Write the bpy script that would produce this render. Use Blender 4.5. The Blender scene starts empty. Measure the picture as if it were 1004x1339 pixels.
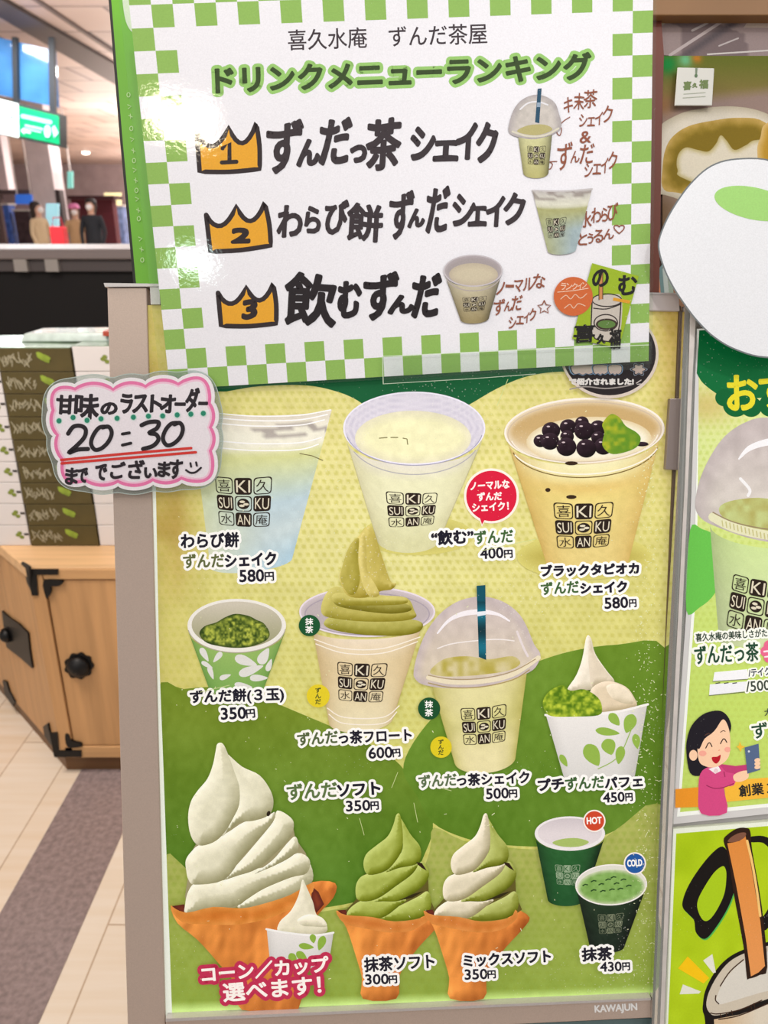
import bpy, math, random
import numpy as np
from mathutils import Vector
from mathutils.geometry import delaunay_2d_cdt

random.seed(7)
scene = bpy.context.scene
COL = scene.collection

# ------------------------------------------------------------------ camera
FPX = 1005.0                      # focal length in pixels of the 1004 x 1339 frame
PITCH = math.radians(21.0)
CAM = np.array([0.0, 0.0, 1.40])
FW = np.array([0, math.cos(PITCH), -math.sin(PITCH)])
UP = np.array([0, math.sin(PITCH), math.cos(PITCH)])
cd = bpy.data.cameras.new('camera')
cam = bpy.data.objects.new('camera', cd)
COL.objects.link(cam)
cam.location = CAM
cam.rotation_euler = (math.pi / 2 - PITCH, 0, 0)
cd.sensor_fit = 'VERTICAL'
cd.sensor_height = 36.0
cd.lens = FPX / 1339.0 * 36.0
cd.clip_start = 0.02
cd.clip_end = 200
cd.dof.use_dof = True
cd.dof.focus_distance = 0.645
cd.dof.aperture_fstop = 9.5
scene.camera = cam

# ------------------------------------------------------------------ colour management
vs = scene.view_settings
vs.view_transform = 'Standard'
vs.look = 'None'
vs.gamma = 1.0
vs.use_curve_mapping = False
vs.exposure = 0.0
try:
    scene.cycles.use_denoising = True
    scene.cycles.max_bounces = 8
    scene.cycles.transparent_max_bounces = 12
except Exception:
    pass

# ------------------------------------------------------------------ world and lights
world = bpy.data.worlds.new('world')
scene.world = world
world.use_nodes = True
bg = world.node_tree.nodes['Background']
bg.inputs[0].default_value = (1.0, 0.97, 0.97, 1)
bg.inputs[1].default_value = 0.46


def area_light(name, loc, target, size, power, color, shape='DISK', size_y=None, spec=1.0):
    d = bpy.data.lights.new(name, 'AREA')
    d.shape = shape
    d.size = size
    if size_y:
        d.size_y = size_y
    d.energy = power
    d.color = color
    d.specular_factor = spec
    o = bpy.data.objects.new(name, d)
    COL.objects.link(o)
    o.location = loc
    o.rotation_euler = (Vector(target) - Vector(loc)).to_track_quat('-Z', 'Y').to_euler()
    return o


# ------------------------------------------------------------------ pixel -> place
def rays(x, y):
    x = np.asarray(x, float); y = np.asarray(y, float)
    r = np.zeros(x.shape + (3,))
    r[...] = FW
    r[..., 0] += (x - 502.0) / FPX
    r -= ((y - 669.5) / FPX)[..., None] * UP
    return r


def on_plane(x, y, P0, N, off=0.0):
    r = rays(x, y)
    t = (np.dot(P0 - CAM, N) + off) / (r @ N)
    return CAM + r * t[..., None]


def at_z(x, y, z):
    r = rays(x, y); return CAM + r * ((z - CAM[2]) / r[..., 2])[..., None]


def at_y(x, y, Y):
    r = rays(x, y); return CAM + r * (Y / r[..., 1])[..., None]


LEAN = math.radians(16.0)         # the stand leans back
SN = np.array([0, -math.cos(LEAN), math.sin(LEAN)])
SU = np.array([0, math.sin(LEAN), math.cos(LEAN)])
SP0 = CAM + FW * 0.64


def sign(x, y, off=0.0):
    return on_plane(x, y, SP0, SN, off)


area_light('added_panel_light', (0.1, 0.0, 2.75), (0.0, 0.6, 1.1), 1.4, 6.0, (0.98, 0.99, 1.0), 'RECTANGLE', 0.5)  # unseen panel added overhead as key light for the stand
for sx, pw in ((-1, 16), (1, 26)):
    area_light('added_panel_light', (sx * 2.4, -0.9, 2.7), (0.0, 0.6, 1.0), 1.2, pw * .76, (1.0, 0.975, 0.97), 'RECTANGLE', 0.6)  # unseen side panels added to fill the lower poster
area_light('added_panel_light', (-1.2, 0.9, 2.8), (-1.0, 1.9, 0.5), 0.8, 51, (1.0, 0.88, 0.78), spec=0.3)  # unseen panel added to brighten cabinet, boxes and floor


def spot_light(loc, target, angle, power, color):
    d = bpy.data.lights.new('added_spot', 'SPOT')
    d.energy = power; d.color = color; d.spot_size = math.radians(angle); d.spot_blend = 1.0; d.shadow_soft_size = 0.03
    o = bpy.data.objects.new('added_spot', d); COL.objects.link(o); o.location = loc
    o.rotation_euler = (Vector(target) - Vector(loc)).to_track_quat('-Z', 'Y').to_euler()


spot_light((0.15, -0.2, 2.7), (0.0, 0.71, 1.60), 27, 23, (0.95, 0.98, 1.0))  # unseen spot added to brighten the top of the ranking sheet
spot_light((0.9, -0.2, 2.7), (0.34, 0.66, 1.30), 30, 31, (0.99, 0.99, 0.97))  # unseen spot added to brighten the white card and leaflets


def mirror_light(px, py, off, size, power, color, z=2.75):
    p = sign(px, py, off)
    v = p - CAM; v = v / np.linalg.norm(v)
    r = v - 2 * np.dot(v, SN) * SN
    q = p + r * ((z - p[2]) / r[2])
    return area_light('ceiling_downlight', tuple(q), tuple(p), size, power, color, 'RECTANGLE', size * 0.62)


# shop downlights behind the viewer, mirrored in the laminated sheet
mirror_light(238, 156, 0.006, 0.19, 5.0, (1.0, 0.88, 0.68))
mirror_light(252, 343, 0.006, 0.15, 2.0, (0.8, 1.0, 0.95))


# ------------------------------------------------------------------ materials
KINK = 0.80


def lin(c):
    c = np.clip(np.asarray(c, float) / 255.0, 0, 1)
    return np.where(c <= 0.04045, c / 12.92, ((c + 0.055) / 1.055) ** 2.4)


def new_mat(name):
    m = bpy.data.materials.new(name); m.use_nodes = True
    nt = m.node_tree
    return m, nt, nt.nodes['Principled BSDF']


def mat(name, rgb, rough=0.5, metal=0.0, noise=0.0, nscale=20.0, spec=0.4, coat=0.0, emit=None, estr=0.0, stretch=None, k=KINK, bump=0.0):
    m, nt, b = new_mat(name)
    c = lin(rgb) * k
    b.inputs['Base Color'].default_value = (*c, 1)
    b.inputs['Roughness'].default_value = rough
    b.inputs['Metallic'].default_value = metal
    b.inputs['Specular IOR Level'].default_value = spec
    b.inputs['Coat Weight'].default_value = coat
    if noise or bump:
        tc = nt.nodes.new('ShaderNodeTexCoord')
        mp = nt.nodes.new('ShaderNodeMapping')
        nt.links.new(tc.outputs['Object'], mp.inputs[0])
        if stretch: mp.inputs['Scale'].default_value = stretch
        n = nt.nodes.new('ShaderNodeTexNoise')
        n.inputs['Scale'].default_value = nscale
        n.inputs['Detail'].default_value = 5
        nt.links.new(mp.outputs[0], n.inputs['Vector'])
        if noise:
            r = nt.nodes.new('ShaderNodeValToRGB')
            r.color_ramp.elements[0].color = (*(c * (1 - noise)), 1)
            r.color_ramp.elements[1].color = (*np.minimum(c * (1 + noise), 1), 1)
            r.color_ramp.elements[0].position = 0.3
            r.color_ramp.elements[1].position = 0.7
            nt.links.new(n.outputs[0], r.inputs[0])
            nt.links.new(r.outputs[0], b.inputs['Base Color'])
        if bump:
            bp = nt.nodes.new('ShaderNodeBump')
            bp.inputs['Strength'].default_value = bump
            bp.inputs['Distance'].default_value = 0.002
            nt.links.new(n.outputs[0], bp.inputs['Height'])
            nt.links.new(bp.outputs[0], b.inputs['Normal'])
    if emit is not None:
        b.inputs['Emission Color'].default_value = (*lin(emit), 1)
        b.inputs['Emission Strength'].default_value = estr
    return m


def ink_mat(name, rough=0.4, backlit=0.0, coat=0.0, coat_rough=0.1, bump=0.0, bscale=400.0, spec=0.25, dust=0.0, grain=0.05):
    """printed surface: ink colour per point, fine paper grain, dust specks, laminate gloss"""
    m, nt, b = new_mat(name)
    L = nt.links.new
    a = nt.nodes.new('ShaderNodeAttribute'); a.attribute_name = 'ink'
    tc = nt.nodes.new('ShaderNodeTexCoord')
    n = nt.nodes.new('ShaderNodeTexNoise'); n.inputs['Scale'].default_value = 900; n.inputs['Detail'].default_value = 3
    L(tc.outputs['Object'], n.inputs['Vector'])
    mr = nt.nodes.new('ShaderNodeMapRange')
    mr.inputs[1].default_value = 0.3; mr.inputs[2].default_value = 0.7
    mr.inputs[3].default_value = 1 - grain; mr.inputs[4].default_value = 1 + grain
    L(n.outputs[0], mr.inputs[0])
    mul = nt.nodes.new('ShaderNodeVectorMath'); mul.operation = 'SCALE'
    L(a.outputs['Color'], mul.inputs[0]); L(mr.outputs[0], mul.inputs['Scale'])
    out = mul.outputs[0]
    if dust:
        v = nt.nodes.new('ShaderNodeTexVoronoi'); v.inputs['Scale'].default_value = 330; v.feature = 'F1'
        L(tc.outputs['Object'], v.inputs['Vector'])
        cm = nt.nodes.new('ShaderNodeTexNoise'); cm.inputs['Scale'].default_value = 9; cm.inputs['Detail'].default_value = 4
        L(tc.outputs['Object'], cm.inputs['Vector'])
        rad = nt.nodes.new('ShaderNodeMapRange')
        rad.inputs[1].default_value = 0.42; rad.inputs[2].default_value = 0.75; rad.inputs[3].default_value = 0.0; rad.inputs[4].default_value = 0.24
        L(cm.outputs[0], rad.inputs[0])
        lt = nt.nodes.new('ShaderNodeMath'); lt.operation = 'LESS_THAN'
        L(v.outputs['Distance'], lt.inputs[0]); L(rad.outputs[0], lt.inputs[1])
        fa = nt.nodes.new('ShaderNodeMath'); fa.operation = 'MULTIPLY'; fa.inputs[1].default_value = dust
        L(lt.outputs[0], fa.inputs[0])
        mx = nt.nodes.new('ShaderNodeMix'); mx.data_type = 'RGBA'
        L(fa.outputs[0], mx.inputs[0]); L(out, mx.inputs[6])
        mx.inputs[7].default_value = (0.72, 0.72, 0.66, 1)
        out = mx.outputs[2]
    L(out, b.inputs['Base Color'])
    if backlit:                       # ink glows: backlit menu poster, plus glow added to the leaflets
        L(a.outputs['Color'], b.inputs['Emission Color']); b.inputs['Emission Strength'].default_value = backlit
    b.inputs['Roughness'].default_value = rough
    b.inputs['Specular IOR Level'].default_value = spec
    b.inputs['Coat Weight'].default_value = coat
    b.inputs['Coat Roughness'].default_value = coat_rough
    if bump:
        n2 = nt.nodes.new('ShaderNodeTexNoise'); n2.inputs['Scale'].default_value = bscale; n2.inputs['Detail'].default_value = 6
        L(tc.outputs['Object'], n2.inputs['Vector'])
        bp = nt.nodes.new('ShaderNodeBump'); bp.inputs['Strength'].default_value = bump; bp.inputs['Distance'].default_value = 0.001
        L(n2.outputs[0], bp.inputs['Height']); L(bp.outputs[0], b.inputs['Coat Normal'])
    return m


def film_mat(name, tint=(1, 1, 1), rough=0.08, amount=0.06, ior=1.45):
    m, nt, b = new_mat(name)
    L = nt.links.new
    nt.nodes.remove(b)
    t = nt.nodes.new('ShaderNodeBsdfTransparent'); t.inputs[0].default_value = (*tint, 1)
    g = nt.nodes.new('ShaderNodeBsdfGlossy'); g.inputs['Roughness'].default_value = rough
    d = nt.nodes.new('ShaderNodeBsdfDiffuse'); d.inputs[0].default_value = (0.8, 0.85, 0.82, 1)
    f = nt.nodes.new('ShaderNodeFresnel'); f.inputs[0].default_value = ior
    m1 = nt.nodes.new('ShaderNodeMixShader'); m1.inputs[0].default_value = amount
    m2 = nt.nodes.new('ShaderNodeMixShader')
    L(t.outputs[0], m1.inputs[1]); L(d.outputs[0], m1.inputs[2])
    L(f.outputs[0], m2.inputs[0]); L(m1.outputs[0], m2.inputs[1]); L(g.outputs[0], m2.inputs[2])
    L(m2.outputs[0], nt.nodes['Material Output'].inputs[0])
    return m


INK_LAM = ink_mat('laminated_print', rough=0.55, coat=0.6, coat_rough=0.04, bump=0.05, bscale=260, spec=0.15, dust=0.25)
INK_POS = ink_mat('glowing_poster_print', backlit=0.36, rough=0.55, coat=0.06, coat_rough=0.2, spec=0.15, dust=0.35)
INK_PLAIN = ink_mat('card_print', rough=0.5, coat=0.2, coat_rough=0.2)
INK_MATT = ink_mat('matt_print', rough=0.7)
INK_DARK = ink_mat('board_print', rough=0.7, grain=0.02)
FILM = film_mat('clear_film', (0.96, 0.98, 0.96), 0.05, 0.01, 1.18)
ACRYL = film_mat('clear_acrylic', (0.9, 0.9, 0.88), 0.12, 0.14)
STEEL = mat('brushed_aluminium', (206, 185, 171), 0.45, 0.35, 0.05, 900, bump=0.05)
STEEL_L = mat('light_aluminium', (212, 205, 203), 0.35, 0.4, 0.04, 600)
BLACK = mat('black_iron', (22, 20, 20), 0.45, 0.3)
DARK = mat('dark_panel', (16, 12, 13), 0.7)


# ------------------------------------------------------------------ objects
def link(o, parent=None):
    COL.objects.link(o)
    if parent is not None:
        o.parent = parent
    return o


def tag(o, label=None, cat=None, group=None, kind=None):
    if label: o['label'] = label
    if cat: o['category'] = cat
    if group: o['group'] = group
    if kind: o['kind'] = kind
    return o


def thing(name, label, cat, loc=(0, 0, 0), rz=0.0, group=None):
    o = bpy.data.objects.new(name, None)
    o.empty_display_size = 0.05
    o.location = loc
    o.rotation_euler = (0, 0, rz)
    link(o)
    return tag(o, label, cat, group)


def wloc(parent):
    """world location of an (unrotated) parent chain"""
    v = np.zeros(3)
    while parent is not None:
        v += np.array(parent.location); parent = parent.parent
    return v


def dup_tree(o, parent=None):
    c = o.copy(); COL.objects.link(c)
    if parent is not None: c.parent = parent
    for ch in list(o.children): dup_tree(ch, c)
    return c


class MB:
    """collects faces, links them as one mesh object"""
    def __init__(s):
        s.v = []; s.f = []; s.m = []; s.mi = 0

    def add(s, vs, fs):
        b = len(s.v)
        s.v += [tuple(map(float, p)) for p in vs]
        s.f += [tuple(i + b for i in q) for q in fs]
        s.m += [s.mi] * len(fs)
        return s

    def box(s, x0, y0, z0, x1, y1, z1):
        return s.add([(x0, y0, z0), (x1, y0, z0), (x1, y1, z0), (x0, y1, z0), (x0, y0, z1), (x1, y0, z1), (x1, y1, z1), (x0, y1, z1)],
                     [(3, 2, 1, 0), (4, 5, 6, 7), (0, 1, 5, 4), (1, 2, 6, 5), (2, 3, 7, 6), (3, 0, 4, 7)])

    def prism(s, a, b):
        """two matching rings of points"""
        n = len(a)
        s.add(list(a) + list(b), [tuple(range(n))[::-1], tuple(range(n, 2 * n))] + [(i, (i + 1) % n, n + (i + 1) % n, n + i) for i in range(n)])
        return s

    def tube(s, pts, r, seg=10):
        pts = [np.array(p, float) for p in pts]
        rings = []
        for i, p in enumerate(pts):
            d = pts[min(i + 1, len(pts) - 1)] - pts[max(i - 1, 0)]
            d = d / (np.linalg.norm(d) + 1e-12)
            a = np.cross(d, [0, 0, 1.0] if abs(d[2]) < 0.9 else [1.0, 0, 0]); a /= np.linalg.norm(a)
            b = np.cross(d, a)
            rr = r[i] if hasattr(r, '__len__') else r
            rings.append([p + rr * (math.cos(t) * a + math.sin(t) * b) for t in np.linspace(0, 2 * math.pi, seg, endpoint=False)])
        vs = [q for R in rings for q in R]
        fs = [tuple(range(seg))[::-1], tuple(range((len(pts) - 1) * seg, len(pts) * seg))]
        for k in range(len(pts) - 1):
            for i in range(seg):
                j = (i + 1) % seg
                fs.append((k * seg + i, k * seg + j, (k + 1) * seg + j, (k + 1) * seg + i))
        return s.add(vs, fs)

    def lathe(s, c, axis, prof, seg=20):
        """prof = [(distance along axis, radius)]"""
        ax = np.array(axis, float); ax /= np.linalg.norm(ax)
        return s.tube([np.array(c) + ax * h for h, _ in prof], [max(r, 1e-5) for _, r in prof], seg)

    def build(s, name, mats, parent=None, bevel=0.0, smooth=False):
        me = bpy.data.meshes.new(name)
        off = wloc(parent) if parent is not None else np.zeros(3)
        me.from_pydata([tuple(np.array(p) - off) for p in s.v], [], s.f)
        for q in (mats if isinstance(mats, (list, tuple)) else [mats]): me.materials.append(q)
        me.polygons.foreach_set('material_index', s.m)
        if smooth: me.polygons.foreach_set('use_smooth', [True] * len(me.polygons))
        me.update()
        o = link(bpy.data.objects.new(name, me), parent)
        if bevel:
            b = o.modifiers.new('bevel', 'BEVEL'); b.width = bevel; b.segments = 2; b.limit_method = 'ANGLE'
        return o


def plate(px, off0, off1, name, m, parent=None, bevel=0.0, fn=sign):
    """a board whose front outline is px, between two distances along the stand's normal"""
    x = [p[0] for p in px]; y = [p[1] for p in px]
    f = fn(x, y, off1)
    b = f + SN * (off0 - off1)
    return MB().prism(b, f).build(name, m, parent, bevel)


# ------------------------------------------------------------------ printing
def fade(a, b, t):
    t = np.clip(np.asarray(t, float), 0, 1)[..., None]
    return np.asarray(a, float) * (1 - t) + np.asarray(b, float) * t


def vnoise(x, y, s, seed=0):
    x = np.asarray(x, float) / s; y = np.asarray(y, float) / s
    xi = np.floor(x).astype(np.int64); yi = np.floor(y).astype(np.int64)
    fx = x - xi; fy = y - yi
    fx = fx * fx * (3 - 2 * fx); fy = fy * fy * (3 - 2 * fy)

    def h(a, b):
        v = (a * 374761393 + b * 668265263 + seed * 974634777) & 0xffffffff
        v = ((v ^ (v >> 13)) * 1274126177) & 0xffffffff
        return ((v ^ (v >> 16)) & 0xffff) / 65535.0
    return (h(xi, yi) * (1 - fx) + h(xi + 1, yi) * fx) * (1 - fy) + (h(xi, yi + 1) * (1 - fx) + h(xi + 1, yi + 1) * fx) * fy


def smooth_loop(p, n=6, closed=True):
    p = np.asarray(p, float); N = len(p); out = []
    rng = range(N) if closed else range(N - 1)
    for i in rng:
        if closed: a, b, c, d = p[i - 1], p[i], p[(i + 1) % N], p[(i + 2) % N]
        else: a, b, c, d = p[max(i - 1, 0)], p[i], p[i + 1], p[min(i + 2, N - 1)]
        for t in np.linspace(0, 1, n, endpoint=False):
            out.append(0.5 * ((2 * b) + (c - a) * t + (2 * a - 5 * b + 4 * c - d) * t * t + (3 * b - a - 3 * c + d) * t ** 3))
    if not closed: out.append(p[-1])
    return np.array(out)


def ell(cx, cy, rx, ry, rot=0.0, n=48, a0=0, a1=2 * math.pi):
    full = abs(a1 - a0 - 2 * math.pi) < 1e-6
    t = np.linspace(a0, a1, n, endpoint=not full)
    x = rx * np.cos(t); y = ry * np.sin(t); r = math.radians(rot)
    return np.stack([cx + x * math.cos(r) - y * math.sin(r), cy + x * math.sin(r) + y * math.cos(r)], 1)


def edge_info(pts, loop):
    """distance to the loop and unit direction towards its nearest point"""
    a = loop; b = np.roll(loop, -1, 0); ab = b - a; L2 = (ab ** 2).sum(1) + 1e-12
    best = np.full(len(pts), 1e9); vec = np.zeros((len(pts), 2))
    area = (a[:, 0] * b[:, 1] - b[:, 0] * a[:, 1]).sum()
    nrm = np.stack([ab[:, 1], -ab[:, 0]], 1) * (1 if area > 0 else -1) / np.sqrt(L2)[:, None]; seg = np.zeros(len(pts), int)
    for i in range(len(a)):
        t = np.clip(((pts - a[i]) @ ab[i]) / L2[i], 0, 1)
        q = a[i] + t[:, None] * ab[i] - pts
        d = np.hypot(q[:, 0], q[:, 1]); k = d < best
        best[k] = d[k]; vec[k] = q[k]; seg[k] = i
    u = vec / (np.maximum(best, 1e-6)[:, None])
    on = best < 0.05; u[on] = nrm[seg[on]]
    return best, u


_glyph = {}


def glyphs(st):
    """a line of type: points (em), faces, outline edges"""
    if st not in _glyph:
        c = bpy.data.curves.new('type', 'FONT'); c.body = st; c.size = 1.0; c.resolution_u = 3
        o = bpy.data.objects.new('type', c); COL.objects.link(o)
        bpy.context.view_layer.update()
        me = bpy.data.meshes.new_from_object(o.evaluated_get(bpy.context.evaluated_depsgraph_get()))
        V = np.zeros(len(me.vertices) * 3); me.vertices.foreach_get('co', V); V = V.reshape(-1, 3)[:, :2]
        fs = [tuple(p.vertices) for p in me.polygons]
        cnt = {}
        for f in fs:
            for a, b in zip(f, f[1:] + f[:1]): cnt[(min(a, b), max(a, b))] = cnt.get((min(a, b), max(a, b)), 0) + 1
        bpy.data.objects.remove(o); bpy.data.curves.remove(c); bpy.data.meshes.remove(me)
        _glyph[st] = (V, fs, [e for e, n in cnt.items() if n == 1])
    return _glyph[st]


class Sheet:
    """a printed surface: keeps the order of its ink layers"""
    def __init__(s, off, fn=sign, m=None, eps=6e-6):
        s.off = off; s.fn = fn; s.m = m; s.eps = eps; s.k = 0

    def nxt(s):
        s.k += 1
        return s.off + s.k * s.eps


class Ink:
    def __init__(s, sheet):
        s.s = sheet; s.V = []; s.C = []; s.F = []; s.n = 0

    def _put(s, xy, cols, faces, lift=None):
        xy = np.asarray(xy, float); o = s.s.nxt()
        off = np.full(len(xy), o)
        if lift is not None: off = off + lift * s.s.eps * 0.8
        s.V.append(s.s.fn(xy[:, 0], xy[:, 1], off))
        c = np.asarray(cols, float)
        if c.ndim == 1: c = np.tile(c, (len(xy), 1))
        s.C.append(c); s.F += [tuple(i + s.n for i in f) for f in faces]; s.n += len(xy)
        return s

    def poly(s, pts, col, sp=None, smooth=0, R=None):
        P = smooth_loop(pts, smooth) if smooth else np.asarray(pts, float)
        if not callable(col):
            r = delaunay_2d_cdt([Vector(p) for p in P], [], [list(range(len(P)))], 1, 1e-6)
            return s._put([tuple(v) for v in r[0]], col, [tuple(f) for f in r[2]])
        sp = sp or 4.0
        Q = []
        for a, b in zip(P, np.roll(P, -1, 0)):
            n = max(1, int(np.hypot(*(b - a)) / sp))
            Q += [a + (b - a) * t for t in np.linspace(0, 1, n, endpoint=False)]
        Q = np.array(Q)
        lo, hi = Q.min(0), Q.max(0)
        gx, gy = np.meshgrid(np.arange(lo[0], hi[0], sp), np.arange(lo[1], hi[1], sp))
        gx[1::2] += sp / 2
        G = np.stack([gx.ravel(), gy.ravel()], 1)
        if len(G):
            d, _ = edge_info(G, Q); G = G[d > sp * 0.45]
        allp = np.vstack([Q, G])
        r = delaunay_2d_cdt([Vector(p) for p in allp], [], [list(range(len(Q)))], 1, 1e-6)
        X = np.array([tuple(v) for v in r[0]])
        d, nv = edge_info(X, Q)
        return s._put(X, col(X[:, 0], X[:, 1], d, nv[:, 0], nv[:, 1]), [tuple(f) for f in r[2]])

    def grid(s, fxy, fcol, nu, nv):
        u, v = np.meshgrid(np.linspace(0, 1, nu + 1), np.linspace(0, 1, nv + 1))
        u = u.ravel(); v = v.ravel()
        x, y = fxy(u, v)
        fs = [(j * (nu + 1) + i, j * (nu + 1) + i + 1, (j + 1) * (nu + 1) + i + 1, (j + 1) * (nu + 1) + i) for j in range(nv) for i in range(nu)]
        return s._put(np.stack([x, y], 1), fcol(u, v, x, y), fs)

    def ring(s, cx, cy, rx, ry, w, col, rot=0.0, wy=None, n=56, a0=0, a1=2 * math.pi):
        wy = w if wy is None else wy
        o = ell(cx, cy, rx, ry, rot, n, a0, a1); i = ell(cx, cy, rx - w, ry - wy, rot, n, a0, a1)
        N = len(o); full = abs(a1 - a0 - 2 * math.pi) < 1e-6
        fs = [(k, (k + 1) % N, N + (k + 1) % N, N + k) for k in range(N if full else N - 1)]
        return s._put(np.vstack([o, i]), col, fs)

    def stroke(s, pts, w, col, smooth=0, caps=True, closed=False):
        P = smooth_loop(pts, smooth, closed) if smooth else np.asarray(pts, float)
        N = len(P); W = np.full(N, float(w)) if np.isscalar(w) else np.interp(np.linspace(0, 1, N), np.linspace(0, 1, len(w)), w)
        if closed: T = np.roll(P, -1, 0) - np.roll(P, 1, 0)
        else: T = np.gradient(P, axis=0)
        T /= np.hypot(T[:, 0], T[:, 1])[:, None] + 1e-9
        Nn = np.stack([-T[:, 1], T[:, 0]], 1)
        L = P + Nn * W[:, None] / 2; R_ = P - Nn * W[:, None] / 2
        fs = [(k, (k + 1) % N, N + (k + 1) % N, N + k) for k in range(N if closed else N - 1)]
        s._put(np.vstack([L, R_]), col, fs)
        if caps and not closed:
            for k in (0, -1):
                s._put(np.vstack([ell(P[k][0], P[k][1], W[k] / 2, W[k] / 2, 0, 12)]), col, [tuple(range(12))])
        return s

    def _type(s, xy, fs, ed, col, w):
        """lay down type; w widens every stroke by that many pixels, with round joints"""
        xy = np.asarray(xy, float)
        if w <= 0: return s._put(xy, col, fs)
        E = np.array(ed); A = xy[E[:, 0]]; B = xy[E[:, 1]]; D = B - A; L = np.hypot(D[:, 0], D[:, 1]) + 1e-9
        N = np.stack([-D[:, 1], D[:, 0]], 1) / L[:, None] * w
        n = len(E); Q = np.stack([A + N, B + N, B - N, A - N], 1).reshape(-1, 2)
        F = list(fs); b = len(xy); F += [(b + 4 * i, b + 4 * i + 1, b + 4 * i + 2, b + 4 * i + 3) for i in range(n)]
        k = 6 if w < .9 else (8 if w < 2.4 else 12)
        t = np.linspace(0, 2 * math.pi, k, endpoint=False); ring = np.stack([np.cos(t), np.sin(t)], 1) * w
        use = np.unique(E); C = (xy[use][:, None, :] + ring[None]).reshape(-1, 2); b2 = b + len(Q)
        F += [tuple(range(b2 + k * i, b2 + k * i + k)) for i in range(len(use))]
        rg = np.random.default_rng(len(xy))
        lift = np.concatenate([np.zeros(b), np.repeat(rg.random(n), 4), np.repeat(rg.random(len(use)), k)])
        return s._put(np.vstack([xy, Q, C]), col, F, lift)

    def text(s, st, p0, p1, h, col, bold=0.0, halo=None, hw=0.0, slant=0.0, only=None):
        """a line of type whose ink spans p0 -> p1 along its foot, h high; bold and hw (halo width) in pixels"""
        p0 = np.array(p0, float); p1 = np.array(p1, float); h = float(h)
        d = (p1 - p0); n = np.array([d[1], -d[0]]) / np.hypot(*d)
        V, f, e = glyphs(st)
        lo, hi = V.min(0), V.max(0)
        a = (V[:, 0] - lo[0]) / (hi[0] - lo[0]); b = (V[:, 1] - lo[1]) / (hi[1] - lo[1])
        xy = p0 + a[:, None] * d + (b * h)[:, None] * n + (b * slant * h)[:, None] * d / np.hypot(*d)
        if halo is not None and only != 'ink': s._type(xy, f, e, halo, hw + bold)
        if only != 'halo': s._type(xy, f, e, col, bold)
        return s

    def brush(s, items, col, w, slant=0.06):
        """handwriting: each character fills its own box (char, x0, y0, x1, y1)"""
        for ch, x0, y0, x1, y1 in items:
            V, f, e = glyphs(ch); lo, hi = V.min(0), V.max(0)
            x0, x1, y0, y1 = x0 + w, x1 - w, y0 + w, y1 - w
            a = (V[:, 0] - lo[0]) / (hi[0] - lo[0]); c = (V[:, 1] - lo[1]) / max(hi[1] - lo[1], 1e-6)
            wob = 0.03 * np.sin(a * 5 + ord(ch[0])) * (y1 - y0)
            s._type(np.stack([x0 + a * (x1 - x0) + (c - .5) * slant * (y1 - y0), y1 - c * (y1 - y0) + wob], 1), f, e, col, w)
        return s

    def build(s, name, parent=None, m=None):
        me = bpy.data.meshes.new(name)
        off = wloc(parent) if parent is not None else np.zeros(3)
        V = np.vstack(s.V) - off
        me.from_pydata(V.tolist(), [], s.F)
        at = me.attributes.new('ink', 'FLOAT_COLOR', 'POINT')
        c = np.ones((len(V), 4)); c[:, :3] = lin(np.vstack(s.C)) * KINK
        at.data.foreach_set('color', c.ravel())
        me.materials.append(m or s.s.m)
        me.update()
        return link(bpy.data.objects.new(name, me), parent)


def homog(src, dst):
    A = []; B = []
    for (u, v), (x, y) in zip(src, dst):
        A += [[u, v, 1, 0, 0, 0, -u * x, -v * x], [0, 0, 0, u, v, 1, -u * y, -v * y]]; B += [x, y]
    h = np.linalg.solve(np.array(A, float), np.array(B, float)); H = np.append(h, 1).reshape(3, 3)

    def f(u, v):
        u = np.asarray(u, float); v = np.asarray(v, float)
        w = H[2, 0] * u + H[2, 1] * v + H[2, 2]
        return (H[0, 0] * u + H[0, 1] * v + H[0, 2]) / w, (H[1, 0] * u + H[1, 1] * v + H[1, 2]) / w
    return f


def crop(x0, y0, k):
    return lambda pts: [(x0 + k * a, y0 + k * b) for a, b in pts]


def bulge(base, amp=38, R=9.0, lx=-0.55, ly=-0.83, grain=6, seed=1, dark=(95, 80, 45)):
    """rounded cream lobe as printed: lit from the upper left"""
    base = np.array(base, float)

    def f(x, y, d, nx, ny):
        k = np.clip(1 - d / R, 0, 1)
        s = (nx * lx + ny * ly) * k
        c = base + np.where(s > 0, s * amp * 0.45, s * amp)[:, None] * np.array([1, 1, 1.15])
        c = c + ((vnoise(x, y, 5, seed) - .5) * grain * 2)[:, None]
        return np.clip(c, 5, 255)
    return f


def cup(ink, L0, R0, L1, R1, sag0, sag1, fcol, nu=26, nv=26):
    """cup wall: rim ends L0 R0, foot ends L1 R1; sag = depth of the front curve"""
    L0, R0, L1, R1 = map(np.array, (L0, R0, L1, R1))

    def xy(u, v):
        # ellipse parametrisation across
        s = (1 - np.cos(u * math.pi)) / 2
        a = L0[0] + (R0[0] - L0[0]) * s; b = L1[0] + (R1[0] - L1[0]) * s
        ya = L0[1] + (R0[1] - L0[1]) * s + sag0 * np.sin(u * math.pi)
        yb = L1[1] + (R1[1] - L1[1]) * s + sag1 * np.sin(u * math.pi)
        return a + (b - a) * v, ya + (yb - ya) * v
    return ink.grid(xy, lambda u, v, x, y: fcol((1 - np.cos(u * math.pi)) / 2, v, x, y), nu, nv)


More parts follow.
